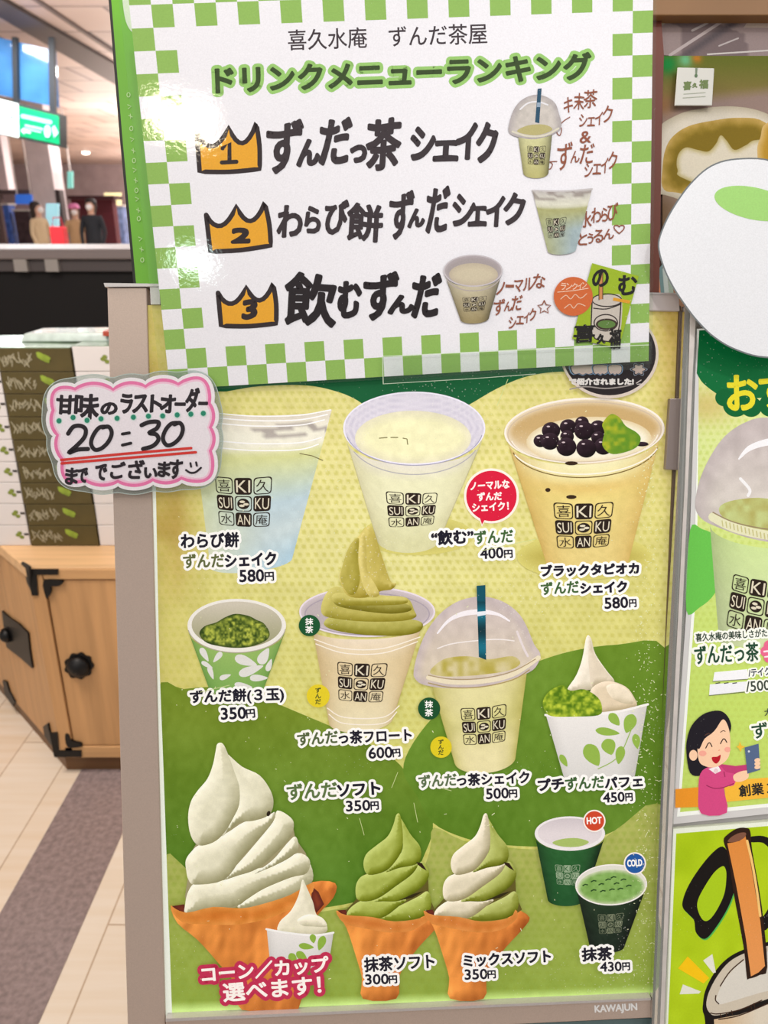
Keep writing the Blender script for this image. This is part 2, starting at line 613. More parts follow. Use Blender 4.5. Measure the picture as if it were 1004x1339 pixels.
def round_shade(c0, c1, edge=0.35, seed=3, grain=5):
    """vertical blend with darker flanks, as the printed photographs show round cups"""
    def f(u, v, x, y):
        c = fade(c0, c1, v)
        k = 1 - edge * np.abs(2 * u - 0.9) ** 3
        return np.clip(c * k[:, None] + ((vnoise(x, y, 4, seed) - .5) * grain * 2)[:, None], 0, 255)
    return f


def logo(ink, c, dark=(40, 28, 20), paper=None, inv=(225, 215, 190)):
    """the three by three block of characters; c = its four corners (tl, tr, br, bl)"""
    H = homog([(0, 0), (3, 0), (3, 3), (0, 3)], c)
    T = [['喜', 'KI', '久'], ['SUI', None, 'KU'], ['水', 'AN', '庵']]
    px = abs(c[1][0] - c[0][0]) / 3.0

    def q(u, v):
        x, y = H(u, v); return np.stack([x, y], 1)

    def cell(i, j, g):
        t = np.linspace(0, math.pi / 2, 4); r = 0.16; pts = []
        for cx, cy, a in ((1 - g - r, 1 - g - r, 0), (g + r, 1 - g - r, 1), (g + r, g + r, 2), (1 - g - r, g + r, 3)):
            pts += [(cx + r * math.cos(a * math.pi / 2 + k), cy + r * math.sin(a * math.pi / 2 + k)) for k in t]
        P = np.array(pts); bow = 0.10 * (np.abs(P[:, 0] + i - 1.5) / 1.5) ** 2
        return q(P[:, 0] + i, P[:, 1] + j - bow)
    for j in range(3):
        for i in range(3):
            t = T[j][i]; solid = (i + j) % 2 == 1
            if solid:
                ink.poly(cell(i, j, 0.04), dark)
            else:
                o = cell(i, j, 0.04); n = cell(i, j, 0.09); N = len(o)
                ink._put(np.vstack([o, n]), dark, [(k, (k + 1) % N, N + (k + 1) % N, N + k) for k in range(N)])
            bow = 0.10 * (abs(i + .5 - 1.5) / 1.5) ** 2
            if t is None:
                a = np.linspace(0, 2 * math.pi, 24, endpoint=False)
                o = q(1.5 + .34 * np.cos(a), 1.5 + .32 * np.sin(a)); ink.poly(o, dark)
                for k in range(3):
                    an = 2.2 + k * 2.1
                    ink.poly(q(1.5 + .15 * math.cos(an) + .15 * np.cos(a), 1.5 + .14 * math.sin(an) + .075 * np.sin(a)), inv)
                continue
            V, f, _ = glyphs(t); lo, hi = V.min(0), V.max(0)
            m = 0.17 if len(t) == 1 else 0.13
            U = i + m + (1 - 2 * m) * (V[:, 0] - lo[0]) / (hi[0] - lo[0])
            W = j + 1 - 0.17 - .66 * (V[:, 1] - lo[1]) / (hi[1] - lo[1]) - bow
            ink._put(q(U, W), inv if solid else dark, f)
    return ink

# ================================================================== the setting
def floor_mat():
    m, nt, b = new_mat('floor_tiles'); L = nt.links.new
    tc = nt.nodes.new('ShaderNodeTexCoord'); mp = nt.nodes.new('ShaderNodeMapping')
    mp.inputs['Rotation'].default_value = (0, 0, -FANG)
    L(tc.outputs['Object'], mp.inputs[0])
    br = nt.nodes.new('ShaderNodeTexBrick')
    br.inputs['Color1'].default_value = (*lin((255, 240, 220)) * KINK, 1); br.inputs['Color2'].default_value = (*lin((250, 230, 206)) * KINK, 1)
    br.inputs['Mortar'].default_value = (*lin((206, 178, 150)) * KINK, 1)
    br.inputs['Scale'].default_value = 1.0; br.inputs['Mortar Size'].default_value = 0.0018
    br.inputs['Brick Width'].default_value = 1.2; br.inputs['Row Height'].default_value = 0.15
    L(mp.outputs[0], br.inputs[0])
    mp2 = nt.nodes.new('ShaderNodeMapping'); mp2.inputs['Rotation'].default_value = (0, 0, -FANG); mp2.inputs['Scale'].default_value = (1.5, 26, 1)
    L(tc.outputs['Object'], mp2.inputs[0])
    n = nt.nodes.new('ShaderNodeTexNoise'); n.inputs['Scale'].default_value = 1.6; n.inputs['Detail'].default_value = 5
    L(mp2.outputs[0], n.inputs[0])
    mx = nt.nodes.new('ShaderNodeMix'); mx.data_type = 'RGBA'; mx.blend_type = 'OVERLAY'; mx.inputs[0].default_value = .35
    L(br.outputs[0], mx.inputs[6]); L(n.outputs[0], mx.inputs[7]); L(mx.outputs[2], b.inputs['Base Color'])
    b.inputs['Roughness'].default_value = .35; b.inputs['Specular IOR Level'].default_value = .35
    return m


e0 = at_z(0, 1195, 0); e1 = at_z(108, 1004, 0)
fd = e1 - e0; FANG = math.atan2(fd[1], fd[0]); fd = fd / np.linalg.norm(fd)
FLOOR = floor_mat()
tag(MB().box(-45, -1.5, -0.05, 12, 60, 0.0).build('floor', FLOOR), kind='structure')
e2 = at_z(160, 1090, 0); fnrm = np.array([fd[1], -fd[0], 0]); wd = np.dot(e2 - e0, fnrm)
s0 = e0 - fd * 2; s1 = e0 + fd * 12
MARB = mat('dark_marble', (160, 142, 140), .25, 0, .22, 80, spec=.4)
tag(MB().prism([s0, s0 + fnrm * wd, s1 + fnrm * wd, s1], [p_ + np.array([0, 0, .0015]) for p_ in (s0, s0 + fnrm * wd, s1 + fnrm * wd, s1)]).build('floor_strip', MARB), kind='structure')

CZ = 4.2


def ceil_mat():
    m, nt, b = new_mat('ceiling_slats'); L = nt.links.new
    tc = nt.nodes.new('ShaderNodeTexCoord')
    br = nt.nodes.new('ShaderNodeTexBrick')
    br.inputs['Color1'].default_value = (*lin((188, 166, 156)) * KINK, 1); br.inputs['Color2'].default_value = (*lin((170, 150, 142)) * KINK, 1)
    br.inputs['Mortar'].default_value = (*lin((96, 80, 78)) * KINK, 1)
    br.inputs['Scale'].default_value = 1; br.inputs['Mortar Size'].default_value = .035; br.inputs['Brick Width'].default_value = 1.6; br.inputs['Row Height'].default_value = 1.6
    L(tc.outputs['Object'], br.inputs[0]); L(br.outputs[0], b.inputs['Base Color'])
    b.inputs['Roughness'].default_value = .5
    return m


tag(MB().box(-45, 1.0, CZ, 12, 48, CZ + .1).build('ceiling', ceil_mat()), kind='structure')
tag(MB().box(-45, 47.8, 0, 12, 48, CZ).build('wall_back', mat('far_wall', (176, 160, 164), .6, 0, .15, 1.5)), kind='structure')
# dark recess running across the ceiling
b0, b1, b2, b3 = (at_z(*p_, CZ - .06) for p_ in ((-40, 0), (215, 148), (215, 122), (-40, -24)))
tag(MB().prism([b0, b1, b2, b3], [p_ + np.array([0, 0, .06]) for p_ in (b0, b1, b2, b3)]).build('trim_1', mat('dark_recess', (66, 54, 52), .6)), kind='structure')
b0, b1, b2, b3 = (at_z(*p_, CZ - .03) for p_ in ((30, -8), (165, 82), (165, 78), (34, -10)))
tag(MB().prism([b0, b1, b2, b3], [p_ + np.array([0, 0, .03]) for p_ in (b0, b1, b2, b3)]).build('trim_2', mat('ceiling_joint', (96, 80, 76), .6)), kind='structure')

# lamps in the concourse ceiling
LAMP = mat('lamp_glow', (255, 246, 236), emit=(255, 244, 232), estr=9)
RIM = mat('lamp_rim', (220, 214, 210), .4)
for i, (px, py, r, lab) in enumerate(((56, 104, .11, 'round white ceiling lamp glowing in front of the blue glass panel'), (112, 198, .16, 'round ceiling lamp above the shoppers, right of the green hanging sign'),
                                      (98, 219, .2, 'small ceiling lamp far back, lowest of the three near the pale column'))):
    p_ = at_z(px, py, CZ)
    t = thing('ceiling_lamp', lab, 'lamp', tuple(p_), group=None)
    MB().lathe(p_, (0, 0, -1), [(0, r * 1.25), (.03, r * 1.25), (.03, r)], 24).build('lamp_ring', RIM, t)
    MB().lathe(p_ - np.array([0, 0, .031]), (0, 0, -1), [(0, r), (.05, r * .95), (.08, r * .5)], 24).build('lamp_glass', LAMP, t)
for X, Y in ((-5, 12), (-3.4, 20), (-7, 26)):
    area_light('concourse_light', (X, Y, CZ - .12), (X, Y, 0), 2.5, 420, (1, .95, .93), 'SQUARE')
    area_light('added_uplight', (X, Y - 2, 2.5), (X, Y - 2, 5), 3, 200, (1, .93, .9), 'SQUARE')  # unseen light aimed upward, added to brighten the ceiling

for X, Y, P_ in ((-6, 31, 900), (-8, 41, 1300)):  # further unseen lights, added to brighten the far ceiling and back wall
    area_light('added_uplight', (X, Y, 1.8), (X, Y, 5), 5, P_, (1, .92, .9), 'SQUARE')
    area_light('concourse_light', (X, Y, CZ - .2), (X, Y, 0), 5, P_, (1, .95, .93), 'SQUARE')

# ------------------------------------------------------------------ blue glass panel and the hanging guide sign
GY = 14.0
blue = thing('glass_panel', 'blue backlit glass panel under the ceiling behind the green hanging sign', 'panel', tuple(at_y(30, 138, GY)))
BLU = mat('blue_glass', (70, 130, 190), .1, emit=(60, 130, 200), estr=.35, noise=.5, nscale=1.2, coat=1)
pts = [(-30, 42), (70, 66), (74, 140), (-30, 118)]
A = [at_y(*p_, GY) for p_ in pts]
MB().prism(A, [p_ + np.array([0, .12, 0]) for p_ in A]).build('glass_pane', BLU, blue)
for xs in ((19, 25), (66, 73)):
    A = [at_y(xs[0], 50, GY - .01), at_y(xs[1], 50, GY - .01), at_y(xs[1] + 2, 152, GY - .01), at_y(xs[0] + 2, 152, GY - .01)]
    MB().prism(A, [p_ - np.array([0, .1, 0]) for p_ in A]).build('hanger_post', mat('dark_post', (36, 44, 52), .5), blue)
HY = 13.4
hang = thing('hanging_sign', 'backlit green and white guide sign hanging from the station ceiling', 'sign', tuple(at_y(40, 185, HY)))
A = [at_y(*p_, HY) for p_ in ((-60, 112), (79, 149), (80, 193), (-60, 163))]
MB().prism(A, [p_ + np.array([0, .25, 0]) for p_ in A]).build('sign_case', mat('sign_case', (40, 48, 50), .5), hang)


def far(x, y, off=0.0):
    return at_y(x, y, HY) - np.asarray(off)[..., None] * np.array([0, 1., 0])


SIGN_G = ink_mat('sign_face', .4)
nt = SIGN_G.node_tree; bs = nt.nodes['Principled BSDF']
att = [n_ for n_ in nt.nodes if n_.type == 'ATTRIBUTE'][0]
nt.links.new(att.outputs['Color'], bs.inputs['Emission Color']); bs.inputs['Emission Strength'].default_value = .75
SF = Sheet(.004, far, SIGN_G, eps=.002)
q = Ink(SF)
q.poly([(-58, 114), (24, 136), (25, 180), (-58, 162)], (226, 246, 246)); q.poly([(25, 139), (77, 152), (78, 189), (26, 178)], (4, 150, 96))
q.build('sign_face', hang)
q = Ink(SF)
q.stroke([(30, 152), (44, 155), (66, 160)], 5, (150, 226, 210)); q.stroke([(34, 164), (56, 169)], 2.2, (170, 230, 214)); q.stroke([(34, 168), (54, 173)], 1.6, (170, 230, 214))
q.poly([(28, 171), (33, 167), (33, 170), (41, 172), (41, 175), (33, 173), (33, 176)], (190, 240, 226))
q.poly(ell(63, 172, 4.2, 8), (176, 236, 240)); q.poly([(69, 168), (72, 164), (77, 174), (72, 180)], (176, 236, 240))
q.brush([('7', 13, 152, 19, 164)], (60, 90, 110), .3); q.stroke([(2, 148), (10, 150)], 1.5, (150, 190, 200)); q.stroke([(0, 160), (12, 163)], 1.5, (150, 190, 200))
q.build('sign_lettering', hang)

# ------------------------------------------------------------------ columns and shop fronts far back
CY = 24.0


def slab(name, x0, x1, y0, y1, Y, th, m, parent=None):
    A = [at_y(x0, y1, Y), at_y(x1, y1, Y), at_y(x1, y0, Y), at_y(x0, y0, Y)]
    return MB().prism(A, [p_ + np.array([0, th, 0]) for p_ in A]).build(name, m, parent)


def standing(name, x0, x1, y0, Y, th, m, parent=None):
    a_, b_ = at_y(x0, y0, Y), at_y(x1, y0, Y)
    return MB().box(a_[0], Y, 0, b_[0], Y + th, a_[2]).build(name, m, parent)


COLM = mat('pale_column', (226, 216, 222), .4, 0, .1, 3)
a_, b_ = at_y(40, 240, 22.0), at_y(70, 240, 22.0)
tag(MB().box(a_[0], 22, 0, b_[0], 22.7, CZ).build('column', COLM), 'pale square column in the concourse under the green hanging sign', 'column')
a_, b_ = at_y(-2, 240, 26.0), at_y(10, 240, 26.0)
tag(MB().box(a_[0], 26, 0, b_[0], 26.5, CZ).build('column', mat('slim_column', (206, 196, 202), .4)), 'slim pale column far back at the left, beyond the blue shop banner', 'column')
a_, b_ = at_y(70, 240, 21.0), at_y(76, 240, 21.0)
tag(MB().box(a_[0], 21, 0, b_[0], 21.3, at_y(70, 248, 21.)[2]).build('dark_post', mat('dark_post_far', (60, 46, 48), .5)), 'dark post standing beside the cyan screen', 'post')
fr_ = thing('shop_front', 'pale shop front with a flat header along the concourse', 'shop front', tuple(at_y(40, 284, 23.5) * np.array([1, 1, 0])))
A = at_y(-20, 248, 23.5); B = at_y(74, 246, 23.5)
MB().box(A[0], 23.5, A[2] - .12, B[0], 24, A[2]).build('header', mat('header', (104, 90, 92), .5), fr_)
standing('back_wall', -40, 74, 250, 24.2, .2, mat('shop_wall', (190, 170, 174), .6, 0, .2, 2), fr_)
MB().box(A[0], 23.6, 0, A[0] + .3, 23.9, A[2]).build('side_post', mat('header2', (120, 104, 104), .5), fr_)
bl = slab('banner', 20, 42, 254, 267, 23.2, .05, mat('blue_banner', (66, 130, 226), .5, emit=(50, 110, 220), estr=.5)); MB().tube([at_y(22, 254, 23.22), at_y(22, 254, 23.22) * np.array([1, 1, 0]) + np.array([0, 0, CZ])], .02).build('hanger', RIM, bl); MB().tube([at_y(40, 254, 23.22), at_y(40, 254, 23.22) * np.array([1, 1, 0]) + np.array([0, 0, CZ])], .02).build('hanger', RIM, bl); tag(bl, 'bright blue banner above the dark garment rail', 'banner')
sc = slab('screen', 60, 76, 266, 302, 20.6, .08, mat('cyan_screen', (170, 222, 236), .4, emit=(160, 220, 236), estr=.7)); a_ = at_y(68, 302, 20.64); MB().box(a_[0] - .1, 20.6, 0, a_[0] + .1, 20.68, a_[2]).build('screen_stand', RIM, sc); tag(sc, 'tall pale cyan screen behind the shopper in beige', 'screen')
st2 = slab('hanging_banner', 88, 95, 224, 246, 24.0, .05, mat('mint_banner', (130, 214, 204), .5, emit=(130, 214, 204), estr=.4)); a_ = at_y(91.5, 224, 24.02); MB().tube([a_, np.array([a_[0], a_[1], CZ])], .02).build('hanger', RIM, st2); tag(st2, 'small mint banner hanging from the ceiling', 'banner')
mar = thing('market_stall', 'dark maroon shop stall behind the two people with masks', 'stall', tuple(at_y(118, 285, 20.5) * np.array([1, 1, 0])))
standing('stall_wall', 92, 146, 258, 20.5, .3, mat('maroon', (88, 26, 40), .6), mar)
A = at_y(90, 256, 20.3); B = at_y(150, 256, 20.3)
MB().box(A[0], 20.2, A[2] - .08, B[0], 20.9, A[2]).build('stall_roof', mat('maroon_dark', (60, 22, 32), .6), mar)
ylw = slab('lit_panel', 136, 158, 252, 268, 21.5, .06, mat('warm_panel', (250, 240, 190), .5, emit=(250, 240, 180), estr=.8)); a_ = at_y(147, 268, 21.53); MB().box(a_[0] - .08, 21.5, 0, a_[0] + .08, 21.56, a_[2]).build('panel_post', RIM, ylw); tag(ylw, 'warm yellow lit panel at the right of the maroon stall', 'panel')
for x0, x1, y0, c, lab in ((0, 13, 268, (60, 100, 190), 'blue display stand at the far left of the shop front'), (15, 40, 276, (62, 46, 54), 'dark garment rail under the bright blue banner'), (150, 162, 270, (120, 140, 190), 'bluish display stand beside the warm yellow panel')):
    a_, b_ = at_y(x0, y0, 22.0) + np.array([.06, 0, 0]), at_y(x1, y0, 22.0) - np.array([.06, 0, 0])
    t = thing('display_stand', lab, 'display stand', ((a_[0] + b_[0]) / 2, 22.2, 0))
    MB().box(a_[0], 22, .12, b_[0], 22.4, a_[2]).build('goods', mat('goods', c, .6, 0, .6, 6), t)
    MB().box(a_[0] - .03, 21.95, 0, b_[0] + .03, 22.45, .12).build('base', DARK, t)
    MB().box(a_[0] - .03, 21.95, a_[2], b_[0] + .03, 22.45, a_[2] + .04).build('top', RIM, t)


# ------------------------------------------------------------------ people far back
def person(name_x, Y, H, label, top, low, hair, rz=0.0, mask=True, skin=(214, 170, 148), hat=None, arm=0.0, hairlen=.12):
    base = at_y(name_x, 284, Y); base[2] = 0
    t = thing('person', label, 'person', tuple(base), rz)
    s = H / 1.7
    J = [(0, 0, .93, .115), (0, 0, 1.10, .12), (0, 0, 1.28, .145), (0, 0, 1.41, .085), (0, -.01, 1.48, .055),
         (.17, 0, 1.38, .058), (.23, -.02, 1.12, .045), (.2 - arm * .05, -.1 - arm * .15, .92 + arm * .12, .033), (.19 - arm * .08, -.14 - arm * .2, .84 + arm * .18, .036),
         (-.17, 0, 1.38, .058), (-.23, -.02, 1.12, .045), (-.2, -.1, .92, .033), (-.19, -.14, .84, .036),
         (.09, 0, .84, .09), (.10, -.02, .48, .062), (.10, .02, .09, .042), (.10, -.14, .03, .034),
         (-.09, 0, .84, .09), (-.10, .04, .48, .062), (-.10, .1, .09, .042), (-.10, -.05, .03, .034),
         (0, -.012, 1.55, .078), (0, -.018, 1.62, .092), (0, -.01, 1.68, .066)]
    E = [(0, 1), (1, 2), (2, 3), (3, 4), (2, 5), (5, 6), (6, 7), (7, 8), (2, 9), (9, 10), (10, 11), (11, 12), (0, 13), (13, 14), (14, 15), (15, 16), (0, 17), (17, 18), (18, 19), (19, 20), (4, 21), (21, 22), (22, 23)]
    me = bpy.data.meshes.new('body'); me.from_pydata([(a * s, b * s, c * s) for a, b, c, _ in J], E, [])
    o = link(bpy.data.objects.new('body', me), t)
    sk = o.modifiers.new('skin', 'SKIN')
    for v, (_, _, _, r) in zip(me.skin_vertices[0].data if me.skin_vertices else [], J): v.radius = (r * s, r * s)
    if not me.skin_vertices:
        bpy.context.view_layer.objects.active = o
        ly = me.attributes
    o.modifiers.new('sub', 'SUBSURF').levels = 1
    dg = bpy.context.evaluated_depsgraph_get()
    m2 = bpy.data.meshes.new_from_object(o.evaluated_get(dg)); o.modifiers.clear(); o.data = m2
    m2.materials.clear()
    for mm in (mat('skin', skin, .6), mat('top_cloth', top, .8), mat('lower_cloth', low, .8)): m2.materials.append(mm)
    for p_ in m2.polygons:
        z = p_.center[2] / s; x = abs(p_.center[0]) / s
        p_.material_index = 0 if (z > 1.44 or (z < .9 and x > .15 and z > .8)) else (1 if z > .88 or x > .17 else 2)
        p_.use_smooth = True
    c = np.array(base)
    R = np.array([[math.cos(rz), -math.sin(rz), 0], [math.sin(rz), math.cos(rz), 0], [0, 0, 1]])

    def part(nm, rings, m):
        o = MB().tube([np.array(p_) * s for p_, r in rings], [r * s for _, r in rings], 16).build(nm, m, None, smooth=True)
        o.parent = t; return o
    part('hair', [((0, .03, 1.74), .03), ((0, .03, 1.72), .085), ((0, .035, 1.66), .108), ((0, .05, 1.58), .1), ((0, .06, 1.58 - hairlen), .06)], mat('hair', hair, .6))
    if mask: part('face_mask', [((0, -.075, 1.625), .03), ((0, -.08, 1.60), .06), ((0, -.08, 1.56), .062), ((0, -.07, 1.53), .035)], mat('white_mask', (240, 238, 240), .7))
    if hat: part('hat', [((0, .0, 1.655), .125), ((0, .0, 1.67), .118), ((0, .01, 1.72), .11), ((0, .01, 1.76), .06)], mat('hat', hat, .7))
    return t


person(50, 15.5, 1.64, 'person in a beige top and dark trousers walking with head turned aside', (206, 184, 150), (30, 24, 26), (40, 28, 26), 1.2, True, hairlen=.3, arm=.6)
person(98, 16.5, 1.60, 'person in a beige coat and pink hat facing the shop', (196, 160, 120), (120, 106, 104), (70, 44, 34), .3, True, hat=(226, 130, 180), hairlen=.2)
person(120, 16.0, 1.70, 'person in a dark sweater and white face mask beside the pink hat', (36, 40, 48), (40, 40, 46), (36, 28, 28), 0, True)
bagp = at_y(78, 313, 13.6)
t = thing('shopping_bag', 'red shopping bag standing on a low table between the people', 'bag', tuple(bagp))
MB().box(bagp[0] - .11, 13.5, bagp[2] - .22, bagp[0] + .11, 13.7, bagp[2] + .2).build('bag_body', mat('red_paper', (222, 50, 62), .5), t, .01)
MB().tube([bagp + np.array([-.09, 0, .2]), bagp + np.array([-.06, 0, .34]), bagp + np.array([.06, 0, .34]), bagp + np.array([.09, 0, .2])], .012, 8).build('bag_handle', mat('red_cord', (170, 40, 50), .6), t)
tb = thing('side_table', 'pale low table in place of a whitish railing, carrying the red bag', 'table', (bagp[0], 13.6, 0))  # table built where a whitish railing stands
zt = bagp[2] - .222
MB().box(bagp[0] - .5, 13.3, zt - .06, bagp[0] + 1.2, 13.9, zt).build('table_top', mat('pale_top', (190, 176, 174), .5), tb, .01)
for dx in (-.44, 1.14):
    for dy in (13.36, 13.84): MB().box(bagp[0] + dx - .03, dy - .03, 0, bagp[0] + dx + .03, dy + .03, zt - .06).build('leg', RIM, tb)

# ------------------------------------------------------------------ dark counter behind the boxes
ct = thing('counter', 'tall black-fronted counter with grey top behind the stacked boxes', 'counter', (-2.2, 3.8, 0))
zc = float(at_y(80, 325, 3.8)[2])
MB().box(-4.5, 3.8, 0, -.4, 4.4, zc - .1).build('counter_front', DARK, ct)
MB().box(-4.55, 3.74, zc - .045, -.36, 4.46, zc).build('counter_top', mat('grey_top', (150, 138, 136), .4), ct, .006)
MB().box(-4.52, 3.77, zc - .1, -.38, 4.43, zc - .045).build('counter_band', mat('dark_band', (92, 84, 84), .5), ct)
for px in (25, 66):
    a_ = at_y(px, 330, 3.755)
    MB().box(a_[0] - .03, 3.745, zc - .1, a_[0] + .03, 3.77, zc - .045).build('price_rail_clip', mat('clip_pale', (180, 172, 166), .4), ct)

# ------------------------------------------------------------------ wooden cabinet
def wood(name, c0, vertical=True):
    return mat(name, c0, .45, 0, .14, 3.0, spec=.35, stretch=(14, 14, .8) if vertical else (.8, 14, 14))


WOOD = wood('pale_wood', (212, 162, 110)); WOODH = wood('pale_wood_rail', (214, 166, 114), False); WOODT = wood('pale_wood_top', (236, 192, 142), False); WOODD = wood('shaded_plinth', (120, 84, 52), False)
cb = at_z(85, 1010, 0); lb = at_z(0, 908, 0); YF = float(cb[1])
dl = lb - cb; dl[2] = 0; dl = dl / np.linalg.norm(dl)
LN = np.array([dl[1], -dl[0], 0]); LN = LN if np.dot(LN, CAM - cb) > 0 else -LN
ztop = float(at_y(38, 740, YF)[2])


def front(x, y, off=0.0): return at_y(x, y, YF) - np.asarray(off)[..., None] * np.array([0, 1., 0])
def left(x, y, off=0.0): return on_plane(x, y, cb, LN, off)


cbn = thing('cabinet', 'pale wooden cabinet with black iron corner fittings carrying the stacked boxes', 'cabinet', tuple(cb))
XR = -.06; YB = YF + .85
c0 = cb[:2]; c1 = np.array([XR, YF]); c2 = np.array([XR, YB]); l1 = cb[:2] + dl[:2] * .95; c3 = np.array([l1[0], max(YB, l1[1])])
foot = [c0, c1, c2, c3, l1]


def ext(pl, z0, z1, g=0.0):
    cen = np.mean(pl, 0); P = [p_ + (p_ - cen) / np.linalg.norm(p_ - cen) * g for p_ in pl]
    return [np.array([*p_, z0]) for p_ in P], [np.array([*p_, z1]) for p_ in P]


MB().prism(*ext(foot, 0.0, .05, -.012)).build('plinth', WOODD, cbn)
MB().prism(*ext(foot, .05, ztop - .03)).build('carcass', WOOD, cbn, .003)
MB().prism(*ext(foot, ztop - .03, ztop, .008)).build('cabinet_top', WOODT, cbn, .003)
# front: corner stile, rails and the door panel
def fplate(px, o0, o1, name, m, parent, fn=front, nv=None, bev=0.0):
    nv = np.array([0, -1., 0]) if nv is None else nv
    x = [p_[0] for p_ in px]; y = [p_[1] for p_ in px]; f = fn(x, y, o1); b = f - nv * (o1 - o0)
    return MB().prism(b, f).build(name, m, parent, bev)


def vert_x(px, py, y):        # column of a vertical line on the front plane through (px, py), read at row y
    X = at_y(px, py, YF)[0]; k = (y - 669.5) / FPX
    # depth along the view of a point (X, YF, z) on row y
    r = rays(502.0, y); return 502 + X / (YF / r[1]) * FPX


def vq(xa, xb, yref, y0, y1):
    return [(vert_x(xa, yref, y0), y0), (vert_x(xb, yref, y0), y0), (vert_x(xb, yref, y1), y1), (vert_x(xa, yref, y1), y1)]


fplate(vq(40, 58, 750, 742, 985), .001, .012, 'corner_stile', WOOD, cbn, bev=.002)
fplate([(58, 742), (240, 742), (240, 755), (60, 755)], .001, .012, 'top_rail', WOODH, cbn, bev=.002)
fplate([(86, 973), (240, 973), (240, 987), (88, 987)], .001, .012, 'bottom_rail', WOODH, cbn, bev=.002)
door = fplate(vq(61, 235, 757, 757, 972), .001, .007, 'door', WOOD, cbn, bev=.002)
cc = front(105, 868, .012)
MB().lathe(cc, (0, -1, 0), [(0, .028), (.006, .029), (.012, .024), (.02, .014), (.024, .004)], 20).build('door_knob', BLACK, door, smooth=True)
kt = np.linspace(0, 2 * math.pi, 64, endpoint=False); kr = 1 + .07 * np.cos(9 * kt)
fplate(np.stack([105 + 18.5 * kr * np.cos(kt), 868 + 16.5 * kr * np.sin(kt)], 1), .007, .011, 'knob_plate', BLACK, door)
for P, nm in (([(39, 741), (79, 741), (79, 748), (51, 748), (53, 775), (45, 775)], 'iron_corner'), ([(68, 954), (78, 953), (80, 977), (109, 977), (109, 985), (74, 985)], 'iron_corner')):
    fplate(P, .012, .016, nm, BLACK, cbn)
for P in ([(60, 756), (84, 756), (82, 762), (74, 763), (69, 764), (70, 770), (66, 778), (63, 777)], [(88, 956), (93, 957), (95, 963), (100, 966), (108, 968), (108, 972), (91, 972)]):
    fplate(smooth_loop(P, 3), .0072, .0152, 'hinge_plate', BLACK, door)
# left face fittings
for P in ([(2, 799), (12, 808), (24, 816), (36, 828), (38, 848), (42, 874), (26, 860), (8, 846)], [(28, 735), (38, 741), (40, 772), (35, 762), (33, 752), (27, 744)], [(56, 950), (62, 946), (64, 956), (72, 976), (66, 974), (58, 962)], [(3, 890), (8, 892), (12, 905), (19, 918), (17, 924), (6, 908)]):
    fplate(P, .001, .006, 'iron_plate', BLACK, cbn, left, LN)
kc = left(11, 830, .006)
MB().lathe(kc, LN, [(0, .02), (.01, .022), (.02, .012), (.024, .003)], 16).build('iron_boss', BLACK, cbn, smooth=True)

# ------------------------------------------------------------------ gift boxes on the cabinet
BY = YF + .12
PAPER = mat('white_box', (238, 232, 230), .5); SLEEVE = mat('brown_sleeve', (92, 80, 42), .5, 0, .1, 30); CLEAR = mat('printed_lid', (126, 152, 118), .2, 0, .5, 14, coat=1)
POD = mat('pod_print', (150, 172, 60), .5, 0, .25, 60); SCRIPT = mat('white_script', (176, 168, 140), .5); LEAFP = mat('leaf_print', (136, 150, 60), .5, 0, .3, 60); DASH = mat('dash_print', (54, 46, 40), .5)
rows = [705, 679, 652, 625, 599, 571, 542, 513, 485, 455]
za = [float(at_y(80, y, BY)[2]) for y in rows]
za = list(ztop + .0005 + (np.array(za) - za[0]) * ((za[-1] - ztop) / (za[-1] - za[0])))
xa = float(at_y(40, 705, BY)[0]); xb = float(at_y(128, 705, BY)[0])
names = ['lowest', 'second from the bottom', 'third from the bottom', 'fourth from the bottom', 'fifth from the bottom', 'fourth from the top', 'third from the top', 'second from the top', 'topmost']


def pod(mb, x, z, s, y):
    for a_, L_ in ((-.7, 1.0), (-.25, .9), (.5, .5)):
        t = np.linspace(0, 2 * math.pi, 14, endpoint=False); px = np.cos(t) * .012 * L_ * s; pz = np.sin(t) * .0045 * s
        P = [np.array([x + u * math.cos(a_) - w * math.sin(a_) + .006 * s * math.cos(a_), y, z + u * math.sin(a_) + w * math.cos(a_)]) for u, w in zip(px, pz)]
        mb.prism([p_ + np.array([0, .0006, 0]) for p_ in P], P); y -= .0003


def script(mb, x0, x1, z, h, y, n=7):
    rr = random.Random(int(z * 1e4))
    for i in range(n):
        X = x0 + (x1 - x0) * (i + .5) / n
        for k in range(3):
            a_ = rr.uniform(-.9, .9); L_ = h * rr.uniform(.5, .9); cx = X + rr.uniform(-.004, .004); cz = z + rr.uniform(-.3, .3) * h; w = .0011
            d = np.array([math.sin(a_), 0, math.cos(a_)]) * L_ / 2; n_ = np.array([math.cos(a_), 0, -math.sin(a_)]) * w; c = np.array([cx, y - .0001 * (k + 1), cz])
            P = [c - d - n_, c - d + n_, c + d + n_, c + d - n_]
            mb.prism([p_ + np.array([0, .0005, 0]) for p_ in P], P)


